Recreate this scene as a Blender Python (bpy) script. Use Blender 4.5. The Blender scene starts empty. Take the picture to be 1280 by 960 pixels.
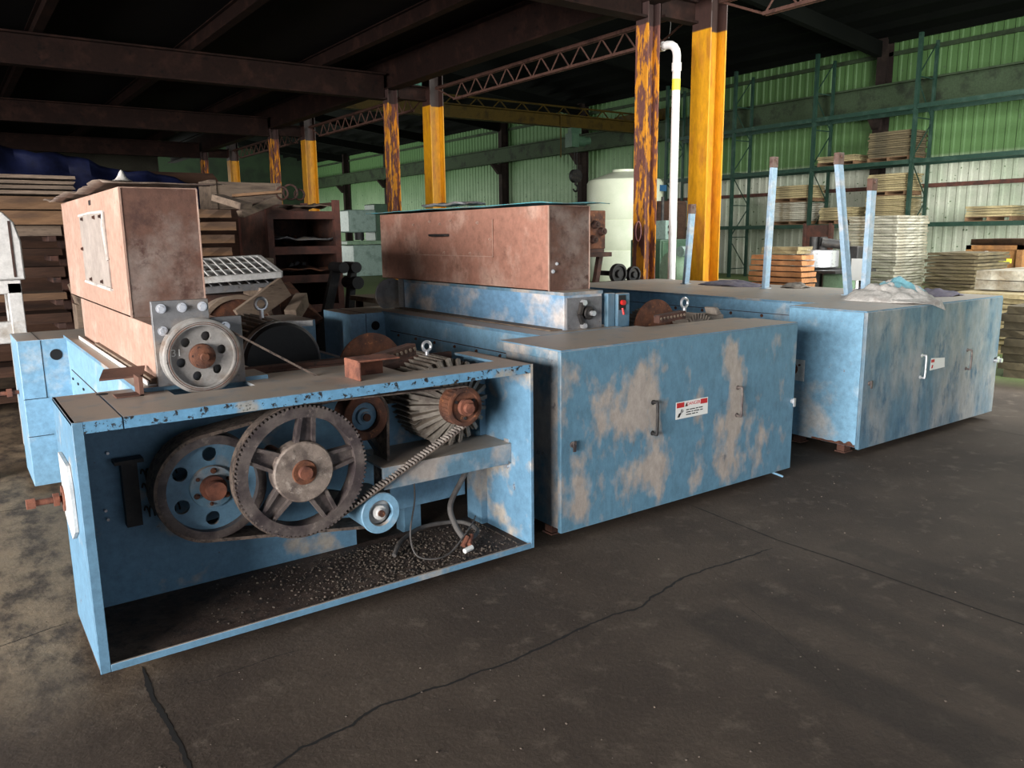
import bpy, math, random
from mathutils import Vector, Matrix, noise as mnoise
from mathutils.geometry import tessellate_polygon
random.seed(7)
PI = math.pi
scn = bpy.context.scene
COL = scn.collection
# ------------------------------------------------------------------ camera
CAM_M = Matrix(((0.81383, 0.11749, -0.56911), (-0.58097, 0.14361, -0.80115), (-0.0124, 0.98264, 0.18513)))
FPX, CAM_H = 993.0, 1.6
cam_d = bpy.data.cameras.new('camera'); cam = bpy.data.objects.new('camera', cam_d); COL.objects.link(cam)
cam_d.sensor_width = 36; cam_d.lens = 36 * FPX / 1280; cam_d.clip_end = 300
cam.matrix_world = Matrix.Translation((0, 0, CAM_H)) @ CAM_M.to_quaternion().to_matrix().to_4x4()
scn.camera = cam
scn.view_settings.view_transform = 'Standard'; scn.view_settings.look = 'None'
scn.view_settings.gamma = 1; scn.view_settings.use_curve_mapping = False
scn.view_settings.exposure = 0.0
# ------------------------------------------------------------------ light
w = bpy.data.worlds.new('sky'); scn.world = w; w.use_nodes = True
w.node_tree.nodes['Background'].inputs[0].default_value = (.75, .85, 1, 1)
w.node_tree.nodes['Background'].inputs[1].default_value = 1.0
def area(name, loc, direction, sx, sy, power, col=(1, 1, 1)):
    l = bpy.data.lights.new(name, 'AREA'); l.shape = 'RECTANGLE'; l.size = sx; l.size_y = sy
    l.energy = power; l.color = col
    o = bpy.data.objects.new(name, l); COL.objects.link(o); o.location = loc
    o.rotation_euler = Vector(direction).to_track_quat('-Z', 'Y').to_euler()
    return o
# daylight through left and front doors; the other three area lights are added
area('daylight_left_door', (-13.7, -1.5, 2.6), (1, 0.25, 0.0), 12.0, 5.0, 8200, (1, .975, .945))
area('daylight_front_door', (2.5, -8.7, 2.2), (0, 1, 0), 9.0, 3.8, 45, (.95, .97, 1))
area('added_hall_light', (9.6, -2.6, 3.4), (1, .55, 0), 6.6, 6.2, 4300, (.97, 1, .95))  # added out of view to brighten the hall wall and goods
area('added_overhead_light', (16.5, 4.5, 8.3), (0, .12, -1), 2.4, 14.0, 2100, (.97, 1, .95))  # added overhead to lighten the machine tops, no known skylight
area('added_far_wall_light', (7.7, 50, 2.4), (1, -.15, 0.1), 20.0, 4.2, 2600, (.95, 1, .93))  # added to light the far wall, no doors stand here
# ------------------------------------------------------------------ helpers
def atz(x, y, z):
    r = CAM_M @ Vector((x - 640, 480 - y, -FPX)); return Vector((0, 0, CAM_H)) + r * ((z - CAM_H) / r.z)
def atx(x, y, X):
    r = CAM_M @ Vector((x - 640, 480 - y, -FPX)); return Vector((0, 0, CAM_H)) + r * (X / r.x)
def aty(x, y, Y):
    r = CAM_M @ Vector((x - 640, 480 - y, -FPX)); return Vector((0, 0, CAM_H)) + r * (Y / r.y)
def lin(c):
    return tuple(((v / 255) / 12.92 if v <= 10 else ((v / 255 + .055) / 1.055) ** 2.4) for v in c) + (1,)

def mat(name, base, c2=None, s2=3, t2=(.5, .6), c3=None, s3=14, t3=(.6, .64), rough=.65, metal=0, bump=.15,
        bscale=25, dust=None, dust_amt=.85, stretch=(1, 1, 1), var=0.0, world=False, grain=.18, zsplit=None, spots=None, zones=None, spec=.5):
    m = bpy.data.materials.new(name); m.use_nodes = True; nt = m.node_tree; N = nt.nodes; L = nt.links
    b = N['Principled BSDF']; b.inputs['Roughness'].default_value = rough; b.inputs['Metallic'].default_value = metal; b.inputs['Specular IOR Level'].default_value = spec
    geo = N.new('ShaderNodeNewGeometry')
    if world: src = geo.outputs['Position']
    else:
        tc = N.new('ShaderNodeTexCoord'); src = tc.outputs['Object']
    mp = N.new('ShaderNodeMapping'); mp.inputs['Scale'].default_value = stretch; L.new(src, mp.inputs['Vector'])
    def noise(sc, det=6, rg=.6, off=None):
        n = N.new('ShaderNodeTexNoise'); n.inputs['Scale'].default_value = sc; n.inputs['Detail'].default_value = det
        n.inputs['Roughness'].default_value = rg
        if off is not None:
            m2 = N.new('ShaderNodeMapping'); m2.inputs['Location'].default_value = off
            L.new(mp.outputs[0], m2.inputs['Vector']); L.new(m2.outputs[0], n.inputs['Vector'])
        else: L.new(mp.outputs[0], n.inputs['Vector'])
        return n.outputs['Fac']
    def ramp(f, a, c):
        r = N.new('ShaderNodeMapRange'); r.inputs['From Min'].default_value = a; r.inputs['From Max'].default_value = c
        L.new(f, r.inputs['Value']); return r.outputs[0]
    def mix(fac, A, B, mode='MIX'):
        x = N.new('ShaderNodeMix'); x.data_type = 'RGBA'; x.blend_type = mode
        if isinstance(fac, float): x.inputs[0].default_value = fac
        else: L.new(fac, x.inputs[0])
        for v, i in ((A, 6), (B, 7)):
            if isinstance(v, tuple): x.inputs[i].default_value = v
            else: L.new(v, x.inputs[i])
        return x.outputs[2]
    c = lin(base)
    if zsplit:   # paint changes at a height: (z, soft, upper colour)
        sp = N.new('ShaderNodeSeparateXYZ'); L.new(geo.outputs['Position'], sp.inputs[0])
        zf = ramp(sp.outputs[2], zsplit[0] - zsplit[1], zsplit[0] + zsplit[1])
        if len(zsplit) > 3: c = mix(zf, c, lin(zsplit[2]))
    f2 = noise(s2) if c2 else None
    if zones:
        spz = N.new('ShaderNodeSeparateXYZ'); L.new(src, spz.inputs[0])
        def mm(op, a, d_):
            x = N.new('ShaderNodeMath'); x.operation = op
            for i_, v_ in enumerate((a, d_)):
                if isinstance(v_, (int, float)): x.inputs[i_].default_value = v_
                else: L.new(v_, x.inputs[i_])
            return x.outputs[0]
        for (zx, zz, rx, rz, st) in zones:
            a_ = mm('DIVIDE', mm('SUBTRACT', spz.outputs[0], zx), rx); b2 = mm('DIVIDE', mm('SUBTRACT', spz.outputs[2], zz), rz)
            dd = mm('ADD', mm('MULTIPLY', a_, a_), mm('MULTIPLY', b2, b2)); f2 = mm('ADD', f2, mm('MULTIPLY', mm('MAXIMUM', mm('SUBTRACT', 1.0, dd), 0.0), st))
    if c2: c = mix(ramp(f2, *t2), c, lin(c2))
    if c3: c = mix(ramp(noise(s3, 8, .7, (7, 3, 5)), *t3), c, lin(c3))
    if zsplit and len(zsplit) == 3: c = mix(zf, c, lin(zsplit[2]))
    if spots:
        c = mix(ramp(noise(spots[0], 1, .5, (1, 8, 2)), spots[1], spots[1] + .03), c, lin(spots[2]))
    if zsplit and len(zsplit) > 3:
        c = mix(ramp(sp.outputs[2], zsplit[0] - zsplit[1], zsplit[0] + zsplit[1]), c, lin(zsplit[3]))
    if grain: 
        g = N.new('ShaderNodeMapRange'); g.inputs['To Min'].default_value = 1 - grain * 1.6; g.inputs['To Max'].default_value = 1 + grain
        g.inputs['From Min'].default_value = .3; g.inputs['From Max'].default_value = .7
        L.new(noise(bscale * .8, 8, .75, (2, 2, 9)), g.inputs['Value'])
        v = N.new('ShaderNodeVectorMath'); v.operation = 'SCALE'
        if isinstance(c, tuple): v.inputs[0].default_value = c[:3]
        else: L.new(c, v.inputs[0])
        L.new(g.outputs[0], v.inputs['Scale']); c = v.outputs[0]
    if var:
        oi = N.new('ShaderNodeObjectInfo'); hs = N.new('ShaderNodeHueSaturation')
        r = N.new('ShaderNodeMapRange'); r.inputs['To Min'].default_value = 1 - var; r.inputs['To Max'].default_value = 1 + var
        L.new(oi.outputs['Random'], r.inputs['Value']); L.new(r.outputs[0], hs.inputs['Value']); L.new(c, hs.inputs['Color']); c = hs.outputs[0]
    if dust:
        s = N.new('ShaderNodeSeparateXYZ'); L.new(geo.outputs['Normal'], s.inputs[0])
        a = ramp(s.outputs[2], .6, .9); d = ramp(noise(9, 5, .6, (4, 4, 4)), .1, .45)
        mu = N.new('ShaderNodeMath'); mu.operation = 'MULTIPLY'; L.new(a, mu.inputs[0]); L.new(d, mu.inputs[1])
        mv = N.new('ShaderNodeMath'); mv.operation = 'MULTIPLY'; L.new(mu.outputs[0], mv.inputs[0]); mv.inputs[1].default_value = dust_amt
        c = mix(mv.outputs[0], c, lin(dust))
    if isinstance(c, tuple): b.inputs['Base Color'].default_value = c
    else: L.new(c, b.inputs['Base Color'])
    if bump:
        bn = N.new('ShaderNodeBump'); bn.inputs['Strength'].default_value = bump; bn.inputs['Distance'].default_value = .02
        L.new(noise(bscale, 8, .7), bn.inputs['Height']); L.new(bn.outputs[0], b.inputs['Normal'])
    return m

class MB:
    def __init__(s): s.v = []; s.f = []; s.ch = []
    def add(s, vs, fs):
        s.ch.append((len(s.v), len(s.f))); o = len(s.v); s.v += [Vector(p) for p in vs]; s.f += [tuple(i + o for i in f) for f in fs]; return s
    def box(s, x0, x1, y0, y1, z0, z1):
        return s.add([(x0, y0, z0), (x1, y0, z0), (x1, y1, z0), (x0, y1, z0), (x0, y0, z1), (x1, y0, z1), (x1, y1, z1), (x0, y1, z1)],
                     [(0, 3, 2, 1), (4, 5, 6, 7), (0, 1, 5, 4), (1, 2, 6, 5), (2, 3, 7, 6), (3, 0, 4, 7)])
    def hexa(s, a, b, c, d, off):   # quad a b c d extruded by off
        off = Vector(off); q = [Vector(p) for p in (a, b, c, d)]
        return s.add(q + [p + off for p in q], [(0, 3, 2, 1), (4, 5, 6, 7), (0, 1, 5, 4), (1, 2, 6, 5), (2, 3, 7, 6), (3, 0, 4, 7)])
    def bar(s, p0, p1, wd, ht, up=(0, 0, 1)):
        p0 = Vector(p0); p1 = Vector(p1); d = (p1 - p0).normalized(); up = Vector(up)
        if abs(d.dot(up)) > .98: up = Vector((0, 1, 0))
        sx = d.cross(up).normalized(); sz = sx.cross(d)
        a = sx * wd / 2; b = sz * ht / 2
        return s.hexa(p0 - a - b, p0 + a - b, p0 + a + b, p0 - a + b, p1 - p0)
    def cyl(s, p0, p1, r0, r1=None, n=24, caps=True):
        r1 = r0 if r1 is None else r1
        p0 = Vector(p0); p1 = Vector(p1); d = (p1 - p0).normalized()
        a = d.orthogonal().normalized(); b = d.cross(a); vs = []
        for p, r in ((p0, r0), (p1, r1)):
            vs += [p + (a * math.cos(2 * PI * i / n) + b * math.sin(2 * PI * i / n)) * r for i in range(n)]
        fs = [(i, (i + 1) % n, n + (i + 1) % n, n + i) for i in range(n)]
        if caps: fs += [tuple(range(n))[::-1], tuple(range(n, 2 * n))]
        return s.add(vs, fs)
    def lathe(s, prof, origin, axis=(0, 0, 1), n=32):   # prof [(r,h)]
        o = Vector(origin); d = Vector(axis).normalized(); a = d.orthogonal().normalized(); b = d.cross(a); vs = []
        for r, h in prof:
            vs += [o + d * h + (a * math.cos(2 * PI * i / n) + b * math.sin(2 * PI * i / n)) * r for i in range(n)]
        fs = []
        for k in range(len(prof) - 1):
            fs += [(k * n + i, k * n + (i + 1) % n, (k + 1) * n + (i + 1) % n, (k + 1) * n + i) for i in range(n)]
        return s.add(vs, fs)
    def tube(s, pts, r, n=8, closed=False):
        P = [Vector(p) for p in pts]; m = len(P); vs = []; prev = None
        for i in range(m):
            if closed: t = (P[(i + 1) % m] - P[i - 1])
            else: t = P[min(i + 1, m - 1)] - P[max(i - 1, 0)]
            t.normalize()
            a = t.orthogonal().normalized() if prev is None else (prev - t * prev.dot(t)).normalized()
            prev = a; b = t.cross(a)
            vs += [P[i] + (a * math.cos(2 * PI * k / n) + b * math.sin(2 * PI * k / n)) * r for k in range(n)]
        fs = [(i * n + k, i * n + (k + 1) % n, ((i + 1) % m) * n + (k + 1) % n, ((i + 1) % m) * n + k) for i in range(m if closed else m - 1) for k in range(n)]
        if not closed: fs += [tuple(range(n))[::-1], tuple(range((m - 1) * n, m * n))]
        return s.add(vs, fs)
    def plate(s, outer, holes, origin, ux, uz, th):   # flat plate with holes; th vector
        loops = [outer] + holes; o = Vector(origin); ux = Vector(ux); uz = Vector(uz); th = Vector(th)
        flat = [Vector((p[0], p[1], 0)) for l in loops for p in l]
        tris = tessellate_polygon([[Vector((p[0], p[1], 0)) for p in l] for l in loops])
        P = [o + ux * p.x + uz * p.y for p in flat]; n = len(P)
        fs = [tuple(t) for t in tris] + [tuple(i + n for i in t[::-1]) for t in tris]; k = 0
        for l in loops:
            m = len(l); fs += [(k + i, k + (i + 1) % m, n + k + (i + 1) % m, n + k + i) for i in range(m)]; k += m
        return s.add(P + [p + th for p in P], fs)
    def merge(s, o): return s.add(o.v, o.f)
    def lump(s, c, r, sd=0, squash=.7):
        c = Vector(c); t = (1 + 5 ** .5) / 2
        V = [(-1, t, 0), (1, t, 0), (-1, -t, 0), (1, -t, 0), (0, -1, t), (0, 1, t), (0, -1, -t), (0, 1, -t), (t, 0, -1), (t, 0, 1), (-t, 0, -1), (-t, 0, 1)]
        F = [(0, 11, 5), (0, 5, 1), (0, 1, 7), (0, 7, 10), (0, 10, 11), (1, 5, 9), (5, 11, 4), (11, 10, 2), (10, 7, 6), (7, 1, 8), (3, 9, 4), (3, 4, 2), (3, 2, 6), (3, 6, 8), (3, 8, 9), (4, 9, 5), (2, 4, 11), (6, 2, 10), (8, 6, 7), (9, 8, 1)]
        return s.add([c + Vector((p[0], p[1], p[2] * squash)) * (r / 1.9 * random.uniform(.6, 1.2)) for p in V], F)

def wloc(o):
    v = Vector((0, 0, 0))
    while o: v += Vector(o.location); o = o.parent
    return v
def obj(name, mb, m, parent=None, bevel=0, smooth=True, loc=None, fix=True):
    me = bpy.data.meshes.new(name)
    off = wloc(parent) if parent else Vector((0, 0, 0))
    if loc is not None: off = Vector(loc)
    me.from_pydata([v - off for v in mb.v], [], mb.f); 
    if fix:
        import bmesh
        bm = bmesh.new(); bm.from_mesh(me); bmesh.ops.recalc_face_normals(bm, faces=bm.faces); bm.to_mesh(me); bm.free()
    me.materials.append(m)
    if smooth:
        me.polygons.foreach_set('use_smooth', [True] * len(me.polygons)); me.set_sharp_from_angle(angle=math.radians(35))
    o = bpy.data.objects.new(name, me); COL.objects.link(o)
    if loc is not None and parent is None: o.location = loc
    if parent: o.parent = parent
    if bevel:
        b = o.modifiers.new('bevel', 'BEVEL'); b.width = bevel; b.segments = 2; b.limit_method = 'ANGLE'; b.angle_limit = 1.0
        b.harden_normals = False
    return o
def each(name, mb, m, parent=None, per=1, **k):   # every piece an object of its own
    ch = mb.ch + [(len(mb.v), len(mb.f))]; out = []
    for i in range(0, len(mb.ch), per):
        a, b = ch[i], ch[min(i + per, len(ch) - 1)]; q = MB(); q.v = mb.v[a[0]:b[0]]; q.f = [tuple(x - a[0] for x in f) for f in mb.f[a[1]:b[1]]]
        out.append(obj(name, q, m, parent, **k))
    return out
def tag(o, label=None, cat=None, group=None, kind=None):
    if label: o['label'] = label
    if cat: o['category'] = cat
    if group: o['group'] = group
    if kind: o['kind'] = kind
    return o
def thing(name, loc, label, cat, group=None):
    o = bpy.data.objects.new(name, None); COL.objects.link(o); o.location = loc; o.empty_display_size = .1
    return tag(o, label, cat, group)
def struct(name, mb, m, **k): return tag(obj(name, mb, m, **k), kind='structure')
def dup(root, loc, label=None):
    r = root.copy(); COL.objects.link(r); r.location = loc
    if label: r['label'] = label
    for ch in list(root.children):
        c = ch.copy(); COL.objects.link(c); c.parent = r
        for g in list(ch.children):
            d = g.copy(); COL.objects.link(d); d.parent = c
    return r
def text_mb(body, size, origin, ux, uz, depth=.0008, font_shear=0):
    cu = bpy.data.curves.new('t', 'FONT'); cu.body = body; cu.size = size; cu.extrude = depth; cu.align_x = 'CENTER'; cu.align_y = 'CENTER'
    o = bpy.data.objects.new('t', cu); COL.objects.link(o)
    dg = bpy.context.evaluated_depsgraph_get(); me = bpy.data.meshes.new_from_object(o.evaluated_get(dg))
    ux = Vector(ux); uz = Vector(uz); n = ux.cross(uz); og = Vector(origin)
    mb = MB().add([og + ux * v.co.x + uz * v.co.y + n * v.co.z for v in me.vertices], [tuple(p.vertices) for p in me.polygons])
    bpy.data.objects.remove(o); bpy.data.curves.remove(cu); bpy.data.meshes.remove(me)
    return mb
def circ(r, n=40, cx=0, cz=0, ph=0): return [(cx + r * math.cos(ph + 2 * PI * i / n), cz + r * math.sin(ph + 2 * PI * i / n)) for i in range(n)]

# ------------------------------------------------------------------ materials
M = {}
DUST = (178, 160, 143)
M['blue'] = mat('blue_paint', (98, 134, 158), (162, 154, 146), 2.2, (.56, .66), (70, 74, 78), 11, (.66, .69), rough=.5, dust=DUST, bump=.12)
M['blue_m1'] = mat('near_cabinet_paint', (96, 134, 160), (168, 160, 150), 3.4, (.58, .68), (84, 60, 50), 12, (.66, .70), rough=.5, dust=DUST, bump=.12,
    zones=[(.92, .88, .14, .12, .12), (.95, .40, .12, .14, .1)])
M['blue_m3'] = mat('third_cabinet_paint', (118, 160, 186), (176, 178, 178), 2.6, (.54, .68), (122, 82, 60), 12, (.665, .7), rough=.5, dust=DUST, bump=.1)
M['blue_post'] = mat('faded_post_paint', (156, 184, 206), (188, 192, 196), 6, (.48, .62), (132, 104, 92), 20, (.66, .7), rough=.5)
M['blue_worn'] = mat('worn_blue_paint', (94, 128, 148), (166, 157, 150), 1.9, (.47, .56), (95, 95, 98), 9, (.62, .68), rough=.55, dust=DUST, stretch=(1, 1, .8), bump=.15)
M['blue_door'] = mat('scuffed_blue_door', (92, 130, 152), (166, 156, 148), 4.5, (.57, .68), (108, 108, 112), 9, (.64, .70), rough=.5, dust=DUST, stretch=(1, 1, .55), bump=.12,
    zones=[(-.72, .45, .34, .6, .17), (-.45, .72, .3, .3, .14), (.38, .45, .22, .5, .15), (-.3, .2, .6, .2, .12), (.32, .85, .12, .2, .12), (.75, .3, .25, .2, .05)])
M['blue_washed'] = mat('washed_out_blue', (112, 152, 184), (194, 186, 182), 2.2, (.46, .6), (120, 92, 80), 16, (.68, .7), rough=.5, dust=DUST, stretch=(1, 1, 1.3), bump=.08)
M['blue_streaked'] = mat('streaked_blue_paint', (88, 118, 136), (146, 148, 148), 2.6, (.42, .62), (62, 96, 120), 8, (.52, .66), rough=.5, dust=DUST, stretch=(1, 1, .45))
M['blue_clean'] = mat('cleaner_blue_paint', (122, 162, 188), (176, 184, 188), 3, (.58, .7), (96, 70, 56), 16, (.7, .72), rough=.45, dust=DUST, bump=.08)
M['blue_chipped'] = mat('chipped_blue_edge', (100, 150, 184), (150, 150, 146), 4, (.6, .66), (40, 36, 34), 30, (.55, .58), rough=.5, dust=DUST)
M['copper'] = mat('brown_primer', (150, 106, 90), (188, 156, 140), 2.0, (.5, .68), (120, 84, 70), 7, (.55, .7), rough=.6, bump=.1)
M['copper_dark'] = mat('rust_primer_shaded_end', (98, 68, 56), (128, 112, 104), 3.2, (.5, .66), (78, 52, 44), 12, (.52, .66), rough=.65)  # rusty primer, dark enough to carry the hopper ends' shade too
M['copper_pale'] = mat('pale_primer_side', (168, 134, 118), (190, 164, 150), 2.4, (.5, .7), (150, 104, 84), 9, (.6, .7), rough=.6)
M['panel_pale'] = mat('bare_panel', (150, 138, 130), (164, 152, 144), 5, (.4, .7), rough=.5)
M['rust'] = mat('rust', (112, 68, 46), (70, 44, 34), 8, (.4, .6), (150, 96, 60), 26, (.6, .66), rough=.85, bump=.4)
M['rust_orange'] = mat('orange_rust', (124, 76, 58), (92, 54, 42), 14, (.45, .6), rough=.85, bump=.3)
M['rust_dark'] = mat('dark_rust', (62, 40, 33), (88, 56, 44), 5, (.45, .65), (40, 28, 26), 12, (.55, .65), rough=.8, bump=.3)
M['rust_red'] = mat('red_brown_steel', (92, 54, 44), (66, 42, 36), 4, (.45, .6), rough=.8, bump=.2)
M['iron'] = mat('greasy_iron', (104, 94, 90), (66, 57, 58), 9, (.42, .6), (136, 124, 116), 24, (.58, .68), rough=.45, metal=.15, bump=.3)
M['iron_hub'] = mat('scratched_hub', (136, 122, 112), (96, 84, 78), 14, (.45, .6), (160, 148, 138), 30, (.56, .64), rough=.6, bump=.3)
M['tooth'] = mat('worn_belt_tooth', (160, 150, 142), (120, 110, 104), 30, (.45, .6), rough=.7)
M['iron_dark'] = mat('black_iron', (44, 42, 42), (66, 60, 56), 10, (.5, .65), rough=.6, metal=.3, bump=.3)
M['grey'] = mat('grey_plate', (118, 118, 120), (140, 128, 118), 6, (.5, .65), (90, 84, 80), 20, (.6, .66), rough=.5, metal=.2)
M['grey_light'] = mat('light_grey_pulley', (150, 146, 142), (128, 112, 100), 9, (.5, .65), (92, 82, 76), 22, (.62, .68), rough=.5, metal=.2)
M['chrome'] = mat('bright_metal', (215, 215, 218), (150, 146, 140), 30, (.55, .7), rough=.3, metal=.7, bump=.02, grain=0)
M['belt'] = mat('dusty_rubber', (100, 86, 78), (124, 108, 96), 20, (.45, .65), (64, 56, 52), 40, (.5, .6), rough=.85, bump=.4, bscale=60)
M['motor'] = mat('grimy_motor', (134, 126, 116), (96, 86, 78), 10, (.45, .62), (156, 142, 124), 20, (.6, .7), rough=.7, bump=.35, dust=(130, 114, 98), dust_amt=.5)
M['motor_top'] = mat('dusty_motor_casing', (128, 118, 108), (90, 82, 76), 10, (.5, .65), rough=.75, bump=.3)
M['black'] = mat('black_paint', (22, 21, 22), (34, 32, 32), 8, (.5, .7), rough=.6)
M['black_hole'] = mat('dark_slot', (12, 12, 13), grain=0, bump=0, rough=.9)
M['white'] = mat('white_enamel', (205, 203, 200), (176, 168, 158), 6, (.55, .7), (120, 100, 84), 14, (.68, .72), rough=.4)
M['pvc'] = mat('white_pvc', (232, 230, 228), (214, 208, 204), 5, (.5, .7), rough=.35, bump=0, grain=.03)
M['yellow'] = mat('yellow_column_paint', (208, 146, 16), (180, 112, 34), 4, (.5, .66), (110, 60, 34), 9, (.66, .7), rough=.55, stretch=(1, 1, .3), zsplit=(4.24, .01, (72, 46, 38), (58, 37, 32)))
M['yellow_rust'] = mat('flaking_yellow_column', (108, 66, 58), (206, 134, 26), 13, (.49, .55), (72, 42, 38), 18, (.56, .62), rough=.8, stretch=(1, 1, .25), bump=.4, zsplit=(4.24, .01, (64, 42, 38), (56, 36, 33)))
M['yellow_crane'] = mat('crane_yellow', (66, 52, 18), (48, 38, 16), 3, (.5, .65), rough=.6, spec=.12)
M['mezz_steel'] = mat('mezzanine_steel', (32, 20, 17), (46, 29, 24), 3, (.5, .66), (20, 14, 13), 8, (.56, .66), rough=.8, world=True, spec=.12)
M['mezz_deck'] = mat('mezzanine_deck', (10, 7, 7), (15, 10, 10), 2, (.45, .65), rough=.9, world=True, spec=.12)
M['truss'] = mat('truss_primer', (92, 66, 58), (70, 50, 45), 5, (.5, .65), rough=.8, spec=.12)
M['rack_green'] = mat('rack_green', (26, 52, 42), (44, 66, 56), 4, (.5, .65), rough=.5)
M['dark_green'] = mat('dark_green_steel', (58, 70, 52), (44, 50, 40), 2, (.5, .65), rough=.7, world=True, spec=.12)
M['dark_brown_steel'] = mat('wall_column_steel', (42, 34, 32), (54, 44, 40), 2, (.5, .65), rough=.8, world=True, spec=.12)
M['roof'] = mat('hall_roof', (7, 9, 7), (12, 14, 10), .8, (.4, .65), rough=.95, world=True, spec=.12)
M['wall'] = mat('corrugated_wall', (186, 188, 172), (160, 170, 148), .6, (.45, .65), rough=.6, world=True, bump=.05, grain=.1,
                zsplit=(3.72, .12, (80, 112, 64)), spots=(8, .71, (74, 96, 62)))
M['wall_far'] = mat('corrugated_wall_green', (136, 160, 126), (116, 142, 108), .6, (.45, .65), rough=.6, world=True, bump=.05, grain=.1,
                zsplit=(4.6, .9, (78, 114, 64)), spots=(8, .71, (62, 90, 56)))
M['wall_back'] = mat('dark_green_wall', (44, 62, 40), (34, 46, 32), .8, (.45, .65), rough=.9, world=True)
M['wall_dark'] = mat('dark_wall', (60, 58, 50), (46, 44, 40), .8, (.45, .65), rough=.9, world=True, spec=.12)
M['wood'] = mat('old_board', (118, 88, 62), (88, 66, 50), 3, (.45, .65), (60, 46, 38), 9, (.6, .68), rough=.85, stretch=(.4, 3, 3), var=.25)
M['wood_dark'] = mat('dark_board', (72, 52, 42), (50, 38, 33), 3, (.45, .65), rough=.9, stretch=(.4, 3, 3), var=.35, spec=.12)
M['wood_grey'] = mat('weathered_plank', (128, 110, 94), (92, 78, 68), 3, (.45, .65), (70, 58, 50), 10, (.58, .68), rough=.9, stretch=(.5, 4, 4), var=.15)
M['board_orange'] = mat('orange_board', (170, 116, 74), (140, 96, 62), 2, (.45, .65), rough=.85, var=.2)
M['board_tan'] = mat('tan_board', (156, 140, 104), (122, 108, 80), 2, (.45, .65), rough=.85, var=.2)
M['board_pale'] = mat('pale_sheet', (168, 162, 148), (124, 110, 88), 2.5, (.46, .62), rough=.8, var=.22)
M['board_dark'] = mat('dark_sheet', (92, 80, 58), (70, 62, 46), 2, (.45, .65), rough=.9, var=.2)
M['green_mach'] = mat('machine_green', (116, 142, 116), (96, 120, 96), 4, (.5, .65), rough=.5)
M['green_cab'] = mat('cabinet_green', (52, 78, 60), (66, 92, 70), 3, (.5, .65), rough=.5)
M['teal'] = mat('teal_machine', (96, 150, 132), (60, 92, 80), 4, (.5, .65), rough=.5)
M['mach_pale'] = mat('pale_machine_enamel', (128, 148, 140), (104, 124, 116), 4, (.5, .65), rough=.45)
M['tank'] = mat('tank_plastic', (238, 242, 218), (226, 232, 206), 2, (.4, .7), rough=.4, bump=0, grain=.03)
M['tarp'] = mat('blue_tarp', (15, 20, 46), (11, 14, 34), 4, (.45, .65), rough=.6, spec=.12)
M['sheet_teal'] = mat('painted_sheet_lid', (84, 158, 168), (120, 140, 138), 5, (.5, .62), (140, 140, 130), 9, (.6, .68), rough=.5)
M['sheet_brown'] = mat('bent_sheet_lid', (124, 108, 96), (90, 74, 66), 7, (.45, .6), (176, 160, 150), 12, (.62, .68), rough=.6)
M['rag_white'] = mat('dirty_white_cloth', (196, 192, 186), (160, 152, 146), 7, (.5, .65), rough=.9, bump=.3, bscale=60)
M['rag_teal'] = mat('teal_plastic', (112, 164, 176), (150, 184, 188), 6, (.5, .65), rough=.5)
M['rag_purple'] = mat('faded_purple_cloth', (112, 106, 122), (136, 126, 128), 8, (.5, .65), rough=.95, bump=.3, bscale=60)
M['hose'] = mat('grey_hose', (84, 80, 78), (64, 60, 58), 12, (.5, .65), rough=.7)
M['red'] = mat('red_plastic', (190, 36, 34), grain=.03, bump=0, rough=.4)
M['label_white'] = mat('label_white', (226, 226, 222), grain=.02, bump=0, rough=.5)
M['label_red'] = mat('label_red', (188, 40, 44), grain=.03, bump=0, rough=.5)
M['label_pink'] = mat('label_faded_red', (222, 160, 156), grain=.03, bump=0, rough=.5)
M['ink'] = mat('ink', (34, 34, 36), grain=0, bump=0, rough=.6)
M['sticker_blue'] = mat('sticker_blue', (40, 84, 120), grain=0, bump=0, rough=.5)
M['sticker_yellow'] = mat('sticker_yellow', (220, 214, 70), grain=0, bump=0, rough=.5)
M['pan'] = mat('grimy_rusted_pan', (70, 54, 46), (92, 76, 66), 5, (.45, .65), (52, 42, 38), 14, (.5, .62), rough=.85, bump=.5, stretch=(1, 1, 1))
M['debris'] = mat('debris', (104, 93, 82), (72, 64, 58), 30, (.4, .6), rough=.95, var=.1)
M['crate'] = mat('crate_brown', (140, 96, 52), (112, 76, 44), 3, (.5, .65), rough=.8)

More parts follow.
